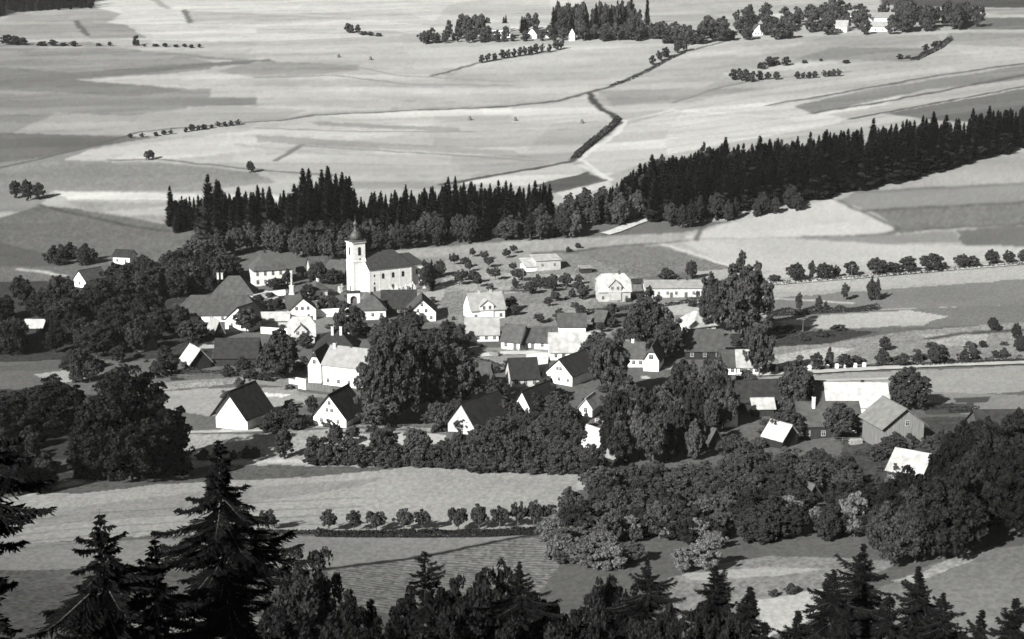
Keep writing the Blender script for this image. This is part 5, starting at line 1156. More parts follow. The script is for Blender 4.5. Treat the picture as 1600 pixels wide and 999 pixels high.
# ------------------------------------------------------------------ village trees, one by one
for kd, x, yb, yt, w_, tn, lb in (
    ('lime', 618, 658, 516, 80, 0.75, 'largest dark lime tree in the middle of the village'),
    ('lime', 588, 664, 550, 58, 1.0, 'lime tree leaning out over the big white house, left of the largest lime'),
    ('lime', 670, 648, 530, 62, 0.7, 'dark lime tree adjoining the right of the largest lime'),
    ('ash', 592, 668, 612, 60, 1.2, 'pale low tree at the foot of the largest lime'),
    ('lime', 716, 640, 548, 62, 1.0, 'round lime tree between the largest lime and the grey-roofed house'),
    ('ash', 650, 562, 514, 46, 0.9, 'leafy tree above the largest lime, below the white gabled house'),
    ('maple', 690, 568, 512, 44, 0.9, 'leafy tree right of the white gabled house garden'),
    ('maple', 597, 545, 505, 44, 1.0, 'garden tree below the steep hipped cottage'),
    ('ash', 547, 530, 474, 46, 0.9, 'bushy tree at the end of the white terrace wall'),
    ('alder', 441, 592, 512, 50, 0.85, 'tall rounded tree standing left of the big white house'),
    ('maple', 418, 590, 540, 34, 0.9, 'lower tree at the left of the tall rounded tree'),
    ('maple', 476, 545, 520, 26, 1.0, 'small round tree in front of the broken-roofed villa'),
    ('ash', 385, 520, 480, 34, 1.1, 'leafy bush tree screening the white gabled cottage'),
    ('maple', 300, 535, 500, 44, 0.9, 'dark round tree right of the lower left grove'),
    ('maple', 496, 445, 410, 30, 0.7, 'dark round tree between presbytery and tower'),
    ('maple', 522, 446, 420, 28, 0.7, 'dark tree touching the left side of the church tower'),
    ('maple', 480, 470, 444, 26, 0.7, 'dark tree left of the small hipped cottage'),
    ('birch', 449, 448, 420, 18, 0.9, 'slim tree in front of the presbytery right corner'),
    ('maple', 432, 452, 434, 30, 0.7, 'small tree in front of the presbytery ground floor'),
    ('ash', 668, 452, 408, 26, 0.8, 'tree at the right end of the churchyard'), ('spruce1', 675, 455, 404, 16, 0.7, 'dark pointed spruce at the right end of the churchyard'), ('ash', 688, 432, 406, 18, 0.9, 'small tree on the slope right of the church'),
    ('ash', 1007, 548, 456, 60, 0.85, 'tall spreading tree with a bare stem left of the bright field'),
    ('ash', 1043, 562, 494, 52, 0.8, 'dark tree between the stemmed tree and the white hipped roof'),
    ('ash', 1112, 520, 430, 44, 0.85, 'left one of the three towering trees at the upper right of the village'),
    ('ash', 1160, 535, 406, 76, 0.95, 'tallest of the three towering trees at the upper right of the village'),
    ('ash', 1186, 590, 500, 44, 0.9, 'tall tree under the tallest one, beside the embankment road'),
    ('alder', 1242, 655, 560, 54, 0.9, 'tall dark tree in front of the embankment road'),
    ('lime', 1417, 640, 577, 62, 0.75, 'big round dark tree behind the grey board barn'),
    ('bush', 1165, 606, 580, 36, 1.1, 'round bush before the white-roofed roadside house'),
    ('maple', 1310, 685, 630, 48, 0.9, 'tree in front of the brown farmhouse roof'),
    ('maple', 1228, 690, 640, 52, 0.8, 'dark tree left of the brown farmhouse roof'),
    ('maple', 1395, 705, 680, 40, 0.7, 'low dark tree under the eave of the grey board barn'),
    ('alder', 913, 585, 540, 30, 1.0, 'slim tree before the black farm roof'), ('ash', 953, 625, 520, 56, 0.95, 'tall tree right of the black farm roof'),
    ('maple', 930, 575, 518, 48, 0.9, 'round tree before the bright roof in mid village'),
    ('ash', 773, 640, 590, 38, 0.7, 'dark tree before the dark low farmhouse'), ('maple', 792, 660, 632, 30, 0.7, 'low dark tree beside the old barn roof'),
    ('ash', 853, 625, 588, 30, 1.1, 'tree before the bright-roofed wing'), ('maple', 870, 655, 612, 36, 0.9, 'round tree below the white farm gable'),
    ('maple', 728, 678, 645, 40, 0.9, 'tree screening the gable of the old barn'),
    ('ash', 520, 664, 640, 22, 1.2, 'small tree before the white cottage with three gable windows'),
    ('elm', 488, 650, 618, 20, 0.9, 'thin small tree left of the white cottage'),
    ('birch', 445, 716, 662, 34, 0.8, 'pointed dark young tree on the strip above the near field'),
    ('maple', 1080, 436, 407, 18, 0.8, 'dark upright tree behind the long workshop'), ('bush', 1041, 436, 420, 26, 0.8, 'dark bush tree behind the long workshop'),
    ('small', 903, 388, 380, 10, 0.8, 'small tree at the field boundary above the gardens'), ('bush', 888, 394, 386, 9, 0.8, 'dark bush at the field boundary above the gardens')):
    p = kd.startswith('spruce'); T(kd, x, yb, yt, w_, lb, None, tn, 'spruce_tree' if p else ('bush' if kd == 'bush' else 'leafy_tree'), 'spruce' if p else ('bush' if kd == 'bush' else 'tree'))
fill([(350, 545), (420, 560), (470, 600), (420, 598), (330, 590)], 8, (3, 5.5), (0.9, 1.3), ['bush', 'thicket'], 'dark garden bush left of the tall rounded tree', 'garden bushes left of the tall rounded tree', (0.6, 0.9), 'bush', 'bush')
fill([(400, 668), (450, 662), (480, 664), (470, 670), (410, 676)], 6, (4, 6), (1.1, 1.5), ['bush', 'thicket'], 'broad dark bush between the barn and the white cottage', 'bushes between barn and white cottage', (0.6, 0.8), 'bush', 'bush', dmin=14)
fill([(640, 500), (700, 510), (730, 560), (700, 600), (640, 560), (575, 530)], 14, (6, 10), (0.8, 1.1), ['maple', 'ash'], 'leafy garden tree above the largest lime', 'garden trees above the largest lime', (0.7, 1.2), dmin=14, name='garden_tree')
fill([(620, 655), (700, 640), (790, 650), (800, 675), (680, 672)], 9, (4, 7), (0.8, 1.2), ['maple', 'bush'], 'small leafy tree around the old barn', 'small trees around the old barn', (0.7, 1.1), dmin=14, name='garden_tree')
fill([(780, 650), (900, 640), (905, 700), (880, 725), (740, 715)], 36, (5, 8), (0.55, 0.9), ['maple', 'ash', 'alder'], 'leafy tree in the grove below the dark farmhouses', 'trees of the grove below the dark farmhouses', (0.7, 1.15), dmin=12, name='garden_tree')
fill([(955, 625), (985, 660), (1040, 655), (1060, 600), (1110, 600), (1140, 640), (1130, 720), (1000, 735), (915, 722), (960, 690), (940, 650)], 74, (8, 14), (0.36, 0.6), ['ash', 'alder', 'maple', 'birch'], 'tall leafy tree in the central grove', 'tall trees of the central grove', (0.35, 1.4), dmin=10)
fill([(1130, 712), (1200, 728), (1330, 752), (1370, 775), (1250, 785), (1120, 775)], 22, (5, 7.5), (0.7, 1.0), ['maple', 'ash', 'elm'], 'leafy tree in the orchard slope right of the central grove', 'trees right of the central grove', (0.6, 1.0), dmin=14, name='garden_tree')
fill([(900, 755), (1120, 750), (1180, 790), (1120, 850), (960, 858), (880, 840)], 66, (3.6, 7.5), (0.7, 1.1), ['ash', 'maple', 'elm'], 'leafy tree in the copse at the right end of the near field', 'trees of the copse right of the near field', (0.35, 1.4), dmin=11, name='thicket_tree')
fill([(1150, 790), (1380, 790), (1430, 850), (1250, 850), (1160, 850)], 34, (5, 9.5), (0.6, 0.95), ['ash', 'maple', 'alder'], 'dark leafy tree in the shaded wood at the lower right', 'dark trees of the lower right wood', (0.25, 0.6), dmin=18, name='thicket_tree')
fill([(1450, 760), (1620, 700), (1660, 850), (1560, 858), (1480, 880), (1400, 850)], 24, (11, 17), (0.55, 0.85), ['lime', 'ash'], 'tall dark tree of the mass at the right edge', 'tall dark trees at the right edge', (0.2, 0.42), dmin=18)
fill([(850, 830), (900, 820), (960, 860), (1000, 880), (950, 895), (860, 880)], 30, (2.2, 4.6), (0.9, 1.4), ['bush', 'thicket', 'elm'], 'leafy bush beside the ploughed field', 'bushes beside the ploughed field', (1.0, 2.2), 'bush', 'bush', dmin=12)
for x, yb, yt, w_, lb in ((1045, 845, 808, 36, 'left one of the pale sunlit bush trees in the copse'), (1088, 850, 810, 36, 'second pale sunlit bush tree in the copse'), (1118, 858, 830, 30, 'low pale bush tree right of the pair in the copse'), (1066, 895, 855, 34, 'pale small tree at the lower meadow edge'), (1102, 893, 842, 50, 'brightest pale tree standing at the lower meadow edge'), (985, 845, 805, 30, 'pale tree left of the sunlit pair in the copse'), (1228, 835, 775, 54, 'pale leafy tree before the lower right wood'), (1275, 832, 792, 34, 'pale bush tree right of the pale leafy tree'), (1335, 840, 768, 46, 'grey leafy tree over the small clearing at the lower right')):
    T('elm', x, yb, yt, w_, lb, None, 2.3)  # silvery leaves, with the sunlight on the clumps put into the tone too
T('ash', 1395, 885, 790, 74, 'dark tree at the right of the small clearing', None, 0.8); T('ash', 1430, 880, 760, 70, 'darker tree joining the right edge mass', None, 0.6)
T('bush', 1237, 928, 911, 22, 'dark round bush in the pale lower right meadow', None, 0.8, 'bush', 'bush'); T('bush', 1210, 932, 920, 16, 'smaller bush left of the round one in the lower right meadow', None, 0.9, 'bush', 'bush')
# brook-side growth above the near field
for x, yb, yt, w_, tn in ((500, 722, 678, 44, .9), (540, 724, 682, 40, .9), (525, 700, 660, 26, 1.), (565, 728, 695, 40, .8), (600, 722, 664, 40, .8), (630, 727, 690, 44, .8), (655, 727, 672, 42, 1.1), (683, 728, 690, 36, .8), (697, 729, 683, 18, .7), (720, 730, 672, 34, .9), (745, 732, 678, 40, .9), (775, 733, 668, 46, .8), (805, 735, 672, 44, .8), (835, 736, 690, 44, .8), (868, 738, 696, 40, .9), (895, 738, 688, 40, .9), (925, 745, 694, 40, .9), (395, 716, 700, 14, .9), (318, 718, 702, 20, .9), (336, 717, 706, 14, .9), (365, 717, 704, 14, .9), (385, 716, 698, 18, .9), (400, 714, 699, 16, .9)):
    T(rnd.choice(['thicket', 'maple', 'ash']) if yb - yt > 30 else 'bush', x, yb, yt, w_, 'brook-side tree in the leafy row behind the near field crest', 'brook-side trees behind the near field', tn, 'brookside_tree')
fill([(480, 722), (900, 734), (900, 742), (600, 730), (480, 724)], 34, (2.2, 4.2), (1.1, 1.7), ['bush', 'thicket'], 'brook-side bush behind the near field crest', 'brook-side bushes behind the near field', (0.7, 1.1), 'bush', 'bush', dmin=8)
fill([(940, 765), (1060, 752), (1130, 765), (1080, 790), (930, 790)], 14, (4, 7), (0.9, 1.2), ['ash', 'maple'], 'leafy tree at the lower rim of the central grove', 'trees at the lower rim of the central grove', (0.7, 1.0), dmin=14)
# ------------------------------------------------------------------ fruit trees in rows
ORD = ['first', 'second', 'third', 'fourth', 'fifth', 'sixth', 'seventh', 'eighth', 'ninth', 'tenth', 'eleventh', 'twelfth', 'thirteenth', 'fourteenth', 'fifteenth', 'sixteenth', 'seventeenth', 'eighteenth', 'nineteenth', 'twentieth', 'twenty-first', 'twenty-second']
def row(items, label, group, kinds, tone=0.9, name='fruit_tree', cat='fruit tree', parts=True):
    for k, it in enumerate(items):
        x, yb, yt, w_ = it; T(kinds[k % len(kinds)], x, yb, yt, w_, '%s tree of %s' % (ORD[k], label), group, tone * rnd.uniform(0.85, 1.15), name, cat, parts)
row([(418, 827, 797, 29), (514, 829, 797, 29), (553, 829, 799, 26), (588, 830, 798, 33), (631, 829, 796, 30), (660, 829, 797, 25), (716, 830, 792, 31), (749, 828, 790, 29), (781, 827, 792, 28), (809, 824, 785, 25), (834, 822, 784, 27), (858, 819, 789, 26)], 'the single fruit-tree row along the near field bank', 'fruit trees along the near field bank', ['apple', 'plum', 'pear'], 0.85)
row([(1210, 441, 429, 18), (1243, 440, 411, 27), (1268, 438, 408, 12), (1288, 437, 411, 26), (1307, 434, 415, 11), (1330, 432, 409, 24), (1370, 429, 403, 30), (1396, 427, 410, 26), (1419, 426, 401, 26), (1456, 423, 397, 36), (1502, 419, 397, 22), (1519, 418, 400, 22), (1549, 414, 390, 20), (1576, 412, 392, 17), (1598, 411, 391, 18)], 'the tree row along the country road', 'trees along the country road', ['maple', 'ash', 'elm'], 0.8, 'leafy_tree', 'tree')
row([(1205, 490, 455, 11), (1248, 488, 458, 11), (1279, 484, 462, 11), (1290, 484, 470, 8), (1320, 470, 443, 13), (1361, 470, 434, 14), (1370, 470, 435, 13)], 'the thin trees of the dark hedge below the country road', 'thin trees at the dark hedge', ['birch', 'elm', 'alder'], 0.8, 'leafy_tree', 'tree')
row([(1205, 583, 567, 14), (1276, 580, 551, 20), (1296, 573, 545, 14), (1320, 574, 553, 22), (1337, 570, 555, 15), (1378, 566, 546, 22), (1382, 548, 526, 17), (1410, 574, 552, 20), (1434, 565, 550, 18), (1461, 571, 538, 26), (1475, 569, 546, 14), (1506, 565, 546, 17), (1522, 562, 549, 12), (1555, 560, 547, 12), (1568, 558, 544, 14)], 'the scattered trees on the rough slope above the embankment road', 'scattered trees above the embankment road', ['maple', 'elm', 'bush'], 0.7, 'leafy_tree', 'tree')
row([(1535, 543, 532, 12), (1552, 517, 496, 18), (1588, 535, 505, 16), (1592, 550, 526, 16)], 'the few dark trees at the right edge above the embankment', 'dark trees at the right edge slope', ['maple'], 0.6, 'leafy_tree', 'tree')
row([(203, 216, 209, 8), (222, 215, 208, 8), (244, 213, 206, 8), (256, 211, 204, 9), (267, 210, 203, 8), (290, 207, 199, 7), (300, 205, 195, 11), (310, 204, 196, 8), (319, 203, 194, 10), (330, 201, 195, 7), (341, 199, 190, 9), (352, 198, 190, 8), (362, 197, 189, 9), (372, 196, 187, 9)], 'the short dotted tree row on the left far field', 'dotted tree row on the left far field', ['small', 'small_wide', 'small_tall'], 0.8, parts=False)
row([(752, 99, 87, 9), (763, 97, 84, 11), (773, 95, 83, 8), (786, 92, 79, 11), (794, 91, 78, 11), (803, 89, 76, 8), (812, 88, 75, 9), (820, 87, 73, 9), (829, 86, 72, 9), (837, 84, 70, 10), (847, 82, 69, 8), (858, 82, 69, 8), (869, 79, 64, 12), (878, 77, 63, 10)], 'the slanting alley of small trees below the far village', 'alley of small trees below the far village', ['small', 'small_wide', 'small_tall'], 0.8, parts=False)
row([(1246, 124, 113, 9), (1255, 123, 113, 9), (1264, 123, 112, 9), (1273, 122, 112, 9), (1288, 121, 110, 9), (1296, 120, 110, 8), (1303, 120, 109, 8), (1310, 120, 108, 9)], 'the lone row of small trees on the right far field', 'row of small trees on the right far field', ['small', 'small_wide', 'small_tall'], 0.8, parts=False)
row([(1147, 126, 110, 14), (1156, 127, 108, 14), (1166, 128, 110, 13), (1175, 129, 112, 13), (1188, 126, 112, 12), (1200, 125, 113, 11), (1213, 125, 113, 11)], 'the dark clump of trees left of the far right row', 'dark clump on the right far field', ['small', 'small_wide'], 0.75, parts=False)
row([(1190, 108, 96, 12), (1200, 105, 90, 13), (1211, 102, 88, 14), (1227, 103, 90, 14), (1257, 99, 93, 8), (1283, 96, 92, 6), (1322, 99, 93, 12), (1407, 93, 85, 12), (1419, 92, 86, 8), (1445, 80, 70, 12), (1464, 73, 63, 15)], 'the scattered bushes around the mound on the right far field', 'scattered bushes on the right far field', ['smallbush', 'small'], 0.7, parts=False)
row([(10, 70, 56, 20), (24, 70, 55, 18), (36, 71, 60, 14), (66, 72, 64, 13), (84, 72, 63, 15), (100, 72, 66, 12), (114, 73, 65, 14), (154, 72, 67, 7), (171, 72, 66, 8), (213, 72, 54, 9), (226, 73, 69, 6), (243, 73, 68, 9), (258, 74, 68, 9), (275, 74, 69, 8), (288, 74, 69, 8), (299, 75, 69, 7), (311, 75, 69, 7)], 'the roadside trees high at the upper left', 'roadside trees at the upper left', ['small', 'smallbush'], 0.6, parts=False)
row([(544, 52, 38, 10), (549, 52, 37, 9), (559, 53, 40, 9), (568, 55, 48, 12), (580, 56, 50, 12), (592, 57, 51, 10)], 'the little bushy clump on the upper middle field', 'little clump on the upper middle field', ['small', 'smallbush'], 0.8, parts=False)
row([(1018, 102, 88, 12), (1030, 96, 80, 12), (1040, 90, 74, 12), (1058, 83, 66, 12), (1070, 80, 64, 12)], 'the bushes where the far brook leaves the tree belt', 'bushes at the far brook', ['small', 'small_wide', 'small_tall'], 0.8, parts=False)
# ------------------------------------------------------------------ gardens of the middle village
fill([(690, 405), (800, 395), (830, 405), (815, 440), (760, 452), (700, 450)], 16, (3.2, 5.5), (0.8, 1.1), ['apple', 'plum', 'pear'], 'fruit tree in the gardens between church and unfinished house', 'fruit trees between church and unfinished house', (0.8, 1.1), 'fruit_tree', 'fruit tree', dmin=12)
fill([(800, 440), (915, 440), (925, 470), (910, 510), (800, 505), (795, 470)], 18, (3.2, 6), (0.8, 1.2), ['apple', 'plum', 'maple', 'bush'], 'fruit tree in the gardens left of the new villa', 'fruit trees left of the new villa', (0.8, 1.1), 'fruit_tree', 'fruit tree', dmin=12)
fill([(690, 520), (725, 520), (735, 560), (700, 575)], 6, (4, 7), (0.8, 1.1), ['maple', 'bush'], 'leafy bush left of the arched farmhouse', 'bushes left of the arched farmhouse', (0.7, 1.0), 'bush', 'bush')
fill([(560, 508), (650, 508), (640, 525), (560, 530)], 9, (3, 5), (0.9, 1.2), ['apple', 'bush'], 'garden fruit tree below the hipped cottage', 'fruit trees below the hipped cottage', (0.7, 1.1), 'fruit_tree', 'fruit tree')
fill([(400, 475), (445, 478), (445, 488), (405, 486)], 6, (2.5, 4.5), (0.9, 1.3), ['bush', 'maple'], 'bush in the shaded yard beside the presbytery', 'bushes in the yard beside the presbytery', (0.6, 0.9), 'bush', 'bush')
fill([(500, 475), (545, 478), (535, 492), (500, 490)], 8, (3, 5), (0.8, 1.2), ['bush', 'plum'], 'bush on the slope below the churchyard gate', 'bushes below the churchyard gate', (0.7, 1.0), 'bush', 'bush')
fill([(930, 485), (1000, 500), (990, 545), (940, 545)], 8, (3, 5), (0.9, 1.2), ['bush', 'plum'], 'bush around the fenced plot below the new villa', 'bushes around the fenced plot', (0.7, 1.0), 'bush', 'bush')
fill([(1190, 500), (1210, 500), (1330, 515), (1370, 517), (1200, 540), (1140, 545)], 14, (1.2, 2.6), (1.4, 2.0), ['smallbush'], 'low bush on the dark rough ground above the embankment', 'low bushes on the dark rough ground', (0.6, 0.9), 'bush', 'bush')
fill([(1300, 560), (1400, 530), (1590, 540), (1590, 560), (1330, 574)], 12, (1.2, 2.4), (1.3, 2.0), ['smallbush'], 'low scrub bush on the rough slope', 'low scrub on the rough slope', (0.8, 1.1), 'bush', 'bush')
fill([(1300, 705), (1480, 690), (1560, 720), (1480, 770), (1310, 775)], 18, (2.2, 4.2), (1.0, 1.4), ['bush', 'plum', 'thicket'], 'garden bush around the white-roofed right barn', 'garden bushes around the white-roofed barn', (0.7, 1.1), 'bush', 'bush', dmin=14)
fill([(220, 418), (330, 400), (340, 420), (225, 430)], 9, (4, 7), (0.8, 1.2), ['maple', 'bush'], 'small tree on the upper edge of the left grove', 'small trees on the upper edge of the left grove', (0.7, 1.1), name='garden_tree')
fill([(735, 690), (900, 700), (900, 728), (760, 722)], 16, (3.5, 6), (0.9, 1.2), ['ash', 'thicket', 'maple'], 'leafy bush tree behind the brook-side row', 'bush trees behind the brook-side row', (0.7, 1.1), dmin=12, name='garden_tree')
fill([(190, 470), (560, 440), (1130, 470), (1140, 640), (900, 700), (560, 690), (300, 610), (190, 600)], 150, (1.0, 2.8), (0.9, 1.7), ['bush', 'thicket', 'smallbush'], 'low garden shrub in the yards and gardens of the village', 'garden shrubs of the village', (0.7, 1.6), 'garden_shrub', 'shrub', dmin=7)
fill([(1150, 640), (1330, 690), (1480, 690), (1500, 760), (1300, 770), (1160, 700)], 40, (1.0, 2.8), (0.9, 1.7), ['bush', 'thicket'], 'low garden shrub around the right-hand farms', 'garden shrubs of the right-hand farms', (0.7, 1.6), 'garden_shrub', 'shrub', dmin=7)
# woodpiles, a hay cart's worth of yard things
wp = MB()
for i_ in range(4):
    for j_ in range(7): wp.tube((j_ * 0.32 + (0.16 if i_ % 2 else 0), 0, 0.16 + i_ * 0.27), (j_ * 0.32 + (0.16 if i_ % 2 else 0), 1.1, 0.16 + i_ * 0.27), 0.155, 0.155, 7)
wpm = wp.mesh('woodpile', [M['paleboards']])
for x, y, lb in ((562, 686, 'stack of pale logs in the yard right of the white cottage'), (590, 676, 'pile of pale timber under the largest lime tree'), (765, 556, 'woodpile at the edge of the village lane'), (880, 652, 'woodpile in front of the sunlit white farm gable'), (830, 600, 'woodpile between the two farm roofs at mid village'), (1370, 692, 'stack of pale timber beside the grey board barn'), (1330, 696, 'low woodpile before the brown-roofed farmhouse'), (436, 536, 'woodpile below the white yard wall')):
    tag(obj('woodpile', wpm, loc=ground(x, y), rz=rnd.uniform(-0.4, 0.4), scale=(1.4, 1.3, 1.2)), lb, 'woodpile')
rail_fence([(735, 548), (780, 549), (830, 548)], 1.0, 'thin fence along the front of the low cottages at the lane')
rail_fence([(690, 452), (740, 458), (800, 456)], 1.0, 'thin fence across the gardens right of the churchyard')
rail_fence([(930, 480), (990, 476), (1060, 474)], 1.0, 'thin fence in front of the new villa')
rail_fence([(240, 592), (320, 588), (400, 586)], 1.0, 'garden fence above the rubble wall')
rail_fence([(570, 672), (640, 668), (700, 670)], 1.0, 'thin fence under the largest lime tree')
# ------------------------------------------------------------------ far tree belt and far village trees
def far_fill(poly, n, hr, kinds, label, group, tone, ratio=(0.6, 0.9), dmin=5): fill(poly, n, hr, ratio, kinds, label, group, tone, 'distant_tree', 'tree', dmin, parts=False)
far_fill([(862, 50), (1000, 48), (1000, 62), (866, 60)], 52, (22, 32), ['small_tall', 'small_tall', 'spruce2'], 'slim dark tree in the tall far wood at the top', 'trees of the tall far wood', (0.7, 1.0), (0.26, 0.4), 4)
far_fill([(880, 62), (1130, 52), (1150, 66), (1080, 72), (990, 66), (900, 66)], 46, (8, 17), ['small', 'small_wide', 'small_tall'], 'leafy tree in the far belt right of the tall wood', 'trees of the far belt', (0.8, 1.1))
far_fill([(1130, 30), (1340, 20), (1420, 30), (1400, 55), (1300, 56), (1170, 66)], 70, (10, 18), ['small', 'small_wide', 'small_tall'], 'leafy tree around the far village at the upper right', 'trees around the far village', (0.8, 1.1))
far_fill([(1410, 20), (1540, 35), (1540, 46), (1400, 55)], 30, (12, 20), ['small', 'small_wide'], 'tree of the dark far wood at the upper right', 'trees of the dark far wood', (0.6, 0.8))
far_fill([(640, 62), (760, 60), (880, 60), (880, 64), (760, 68), (660, 70)], 34, (6, 12), ['small', 'small_tall', 'small_wide'], 'small tree before the far white farmhouse', 'small trees before the far farmhouse', (0.9, 1.1))
far_fill([(700, 50), (760, 52), (800, 44), (860, 52), (820, 56), (700, 60)], 18, (12, 18), ['small', 'spruce1'], 'taller tree beside the far white farmhouse', 'taller trees beside the far farmhouse', (0.9, 1.1), (0.4, 0.6))
T('spruce3', 1011, 40, -12, 12, 'slim spire-like tree right of the tall far wood', None, 1.5, 'distant_tree', 'tree')
# the far wood at the upper left corner reads as one mass
def wood_mass(poly, n, label):
    me = PROTO['spruce0']; nv = len(me.vertices); V0 = np.empty(nv * 3, np.float32); me.vertices.foreach_get('co', V0); V0 = V0.reshape(-1, 3)
    keep = [p_ for p_ in me.polygons if len(p_.vertices) == 4]; F0 = np.array([list(p_.vertices) for p_ in keep][::2])
    Vs, Fs = [], []; c = None
    for x, y in scatter_px(poly, n, 2.5):
        g_ = ground(x, y); c = c or g_.copy(); h = rnd.uniform(18, 26); w_ = h * 0.36; a = rnd.uniform(0, 6.28)
        Q = V0 * [w_, w_, h]; Q = np.stack([Q[:, 0] * math.cos(a) - Q[:, 1] * math.sin(a), Q[:, 0] * math.sin(a) + Q[:, 1] * math.cos(a), Q[:, 2]], -1) + np.array(g_ - c)
        Fs.append(F0 + len(Vs) * nv); Vs.append(Q)
    o = obj('distant_wood', mesh_np('distant_wood', np.concatenate(Vs), np.concatenate(Fs), [M['needle']]), loc=c); tag(o, label, 'wood', kind='stuff'); o.color = (0.7, 0.7, 0.7, 1)
wood_mass([(-120, 33), (0, 28), (25, 21), (80, 17), (146, 14), (148, -14), (-120, -30)], 420, 'dark distant wood filling the upper left corner')
# ------------------------------------------------------------------ hedges, banks and brook scrub
hedge([(400, 830), (440, 833), (500, 834)], 0.9, 2.2, 'shaded bank left of the gap in the fruit-tree row, shade made as dark growth', 1, 16, 0.45)  # bank lies in shade; a strip of dark growth is added for it
hedge([(495, 836), (560, 837), (660, 837), (760, 836), (830, 832), (872, 827)], 1.25, 4.0, 'long shaded bank beneath the fruit-tree row, its shade made as dark growth', 2, 16, 0.35)  # added dark foliage gives the shade of the bank
hedge([(1195, 494), (1240, 491), (1300, 488), (1340, 486), (1372, 483)], 2.6, 3.5, 'dark hedge with thin trees below the country road', 3, 9, 0.6)
hedge([(1195, 446), (1300, 438), (1400, 430), (1500, 421), (1600, 413)], 1.3, 2.5, 'low dark hedge at the foot of the country road trees', 4, 6, 0.6)
hedge([(966, 186), (955, 200), (932, 218), (905, 240), (898, 248)], 3.2, 5.0, 'dark scrub in the bending far brook gully', 5, 4, 0.7)
hedge([(955, 135), (980, 127), (1010, 113), (1040, 96), (1070, 82)], 2.0, 3.0, 'dark scrub line along the upper far brook', 6, 4, 0.7)
hedge([(1428, 95), (1450, 84), (1470, 74), (1484, 62)], 3.0, 6.0, 'dark hedge line running up the right far field', 7, 4, 0.6)
hedge([(1375, 572), (1450, 572), (1520, 568), (1600, 563)], 1.6, 3.0, 'dark hedge above the right part of the embankment road', 8, 6, 0.6)
hedge([(905, 492), (960, 485), (1000, 482), (1040, 478), (1095, 470)], 1.6, 2.5, 'clipped dark hedge below the new villa and the workshop', 9, 9, 0.6)
hedge([(800, 452), (830, 449), (870, 452)], 1.4, 2.5, 'rounded dark hedge in the mid village gardens', 10, 9, 0.7)
hedge([(744, 562), (780, 572), (820, 578)], 1.2, 2.0, 'dark hedge along the lane above the dark low farmhouse', 11, 9, 0.6)
hedge([(255, 585), (320, 584), (400, 584)], 1.6, 2.5, 'dark hedge behind the rubble wall', 12, 9, 0.7)
hedge([(1270, 610), (1330, 614), (1380, 606)], 1.0, 2.0, 'low hedge behind the dazzling white roof', 13, 7, 0.7)
hedge([(1480, 645), (1530, 643)], 1.4, 2.5, 'dark hedge right of the big round tree', 14, 9, 0.6)
hedge([(1450, 640), (1490, 637)], 1.2, 2.2, 'short dark hedge at the foot of the big round tree', 15, 9, 0.6)
# ------------------------------------------------------------------ near trees on the camera's own slope
def near_spruce(x, yt, Y, rb, seed, label, dens=1.0, step=0.42, minh=None, zf=0.0, spread=1.0):
    f_, h = near_at(x, yt, Y); c, t = big_spruce('spruce', seed, h, rb, zf, dens, step, spread)
    o = obj('spruce_tree', None, loc=f_); tag(o, label, 'spruce'); obj('trunk', t, o); q = obj('crown', c, o); q.color = (0.4, 0.4, 0.4, 1); t_ = o.children[0]; t_.color = (0.5, 0.5, 0.5, 1)
near_spruce(341, 686, 72, 3.0, 1, 'large ragged black spruce in the left foreground', 0.95, 0.46)
near_spruce(155, 796, 64, 2.9, 2, 'smaller black spruce left of the large ragged one', 0.8, 0.48)
near_spruce(-82, 560, 46, 2.2, 3, 'black spruce whose boughs reach in from the left edge', 0.9, 0.5)
near_spruce(240, 836, 66, 3.0, 4, 'low black spruce between the two foreground spruces', 0.8, 0.46)
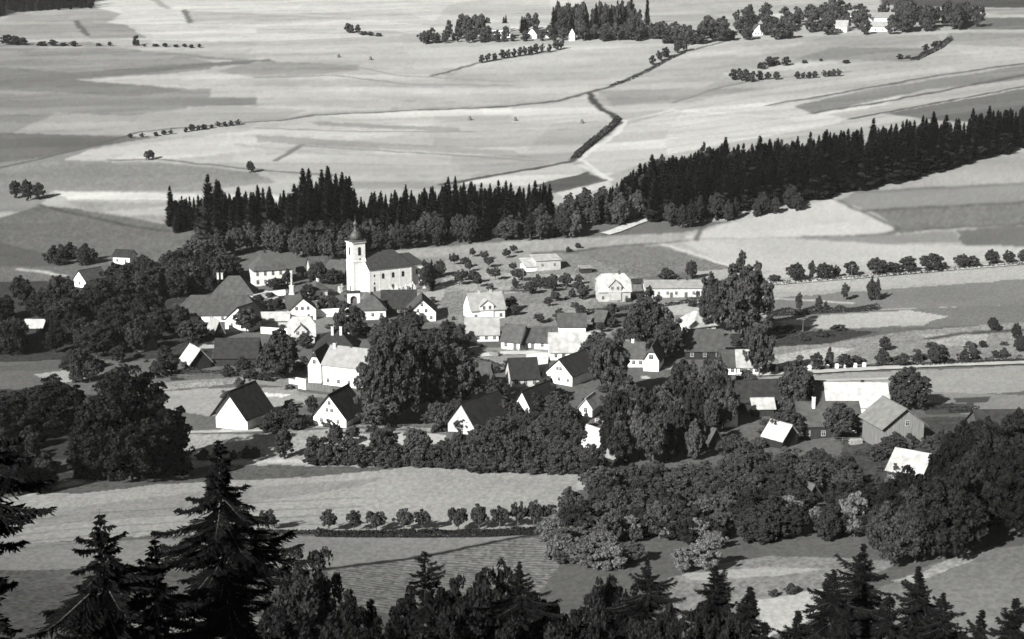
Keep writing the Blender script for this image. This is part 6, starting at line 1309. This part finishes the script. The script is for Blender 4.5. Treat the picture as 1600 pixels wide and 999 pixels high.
for k, (x, yt, Y, rb, lb) in enumerate(((1350, 846, 118, 3.6, 'tallest pointed spruce of the bottom right group'), (1303, 886, 112, 3.4, 'pointed spruce left of the tallest in the bottom right group'), (1436, 884, 114, 3.0, 'narrow pointed spruce right of the tallest in the bottom right group'),
        (1474, 923, 112, 3.0, 'low pointed spruce right of the narrow one'), (1248, 950, 104, 3.4, 'low leftmost spruce of the bottom right group'), (1390, 925, 100, 3.6, 'dark spruce filling between the tall and the narrow spruce'),
        (1535, 952, 104, 3.0, 'low spruce near the right end of the bottom row'), (1588, 930, 100, 3.4, 'spruce at the right end of the bottom row'), (1119, 880, 130, 3.6, 'dark spruce beside the lower meadow, bottom centre right'),
        (1172, 914, 128, 2.6, 'small pointed spruce at the left rim of the pale meadow'), (1012, 872, 134, 4.0, 'broad dark spruce at the bottom centre'), (812, 876, 128, 3.4, 'dark ragged spruce at the lower centre before the ploughed field'),
        (1505, 985, 98, 2.6, 'lowest spruce tip between the right bottom spruces'), (1325, 940, 98, 3.6, 'front dark spruce below the tallest of the right group'), (1195, 968, 104, 2.6, 'low small spruce at the bottom of the pale meadow'))):
    near_spruce(x, yt, Y, rb * 0.66, 30 + k, lb, 1.0, 0.46)
near_spruce(664, 858, 120, 1.2, 77, 'slender isolated conifer tip in front of the ploughed field', 0.8, 0.6)
def near_leafy(kind, x, yt, Y, w_, tone, label, group=None, name='thicket_tree'):
    f_, h = near_at(x, yt, Y); plant(kind, f_, h, w_, tone, label, 'tree', group, name)
near_leafy('near_elm', 482, 866, 140, 9.5, 0.5, 'leafy tree right of the large black foreground spruce')
for x, yt, Y in ((545, 925, 138), (580, 940, 140), (430, 950, 132), (520, 960, 128), (620, 950, 136), (640, 918, 142), (665, 930, 138), (690, 915, 142), (715, 900, 146), (745, 912, 140), (750, 890, 148), (785, 885, 150), (770, 930, 134), (840, 930, 134), (870, 940, 130), (900, 950, 128), (930, 905, 146), (960, 900, 148), (985, 925, 136), (700, 955, 128), (740, 965, 124), (800, 965, 124), (600, 975, 122), (560, 985, 120), (1040, 940, 132), (1090, 955, 124), (1140, 960, 120), (860, 975, 118), (930, 975, 118), (1000, 975, 118), (660, 985, 116), (480, 985, 118)):
    near_leafy(rnd.choice(['near_ash', 'near_elm', 'near_elm', 'near_birch']), x + rnd.uniform(-6, 6), yt, Y, rnd.uniform(5.0, 8.0), rnd.uniform(0.15, 0.45), 'dark leafy tree top in the thicket along the bottom of the view', 'thicket along the bottom of the view')
print(COUNT, sum(COUNT.values()))
# ------------------------------------------------------------------ air
m, n, out = new_mat('haze')
pv = n.nodes.new('ShaderNodeVolumePrincipled'); pv.inputs['Density'].default_value = 0.000024; pv.inputs['Color'].default_value = (0.95, 0.95, 0.93, 1); pv.inputs['Anisotropy'].default_value = 0.0
n.links.new(pv.outputs[0], out.inputs['Volume'])
zmin, zmax = float(GZ.min()) - 1, float(max(GZ.max(), 60)) + 15
hb = MB(); hb.box(-8200, 8200, -420, 9050, zmin, zmax)
tag(obj('haze', hb.mesh('haze', [m])), None, None, kind='stuff')
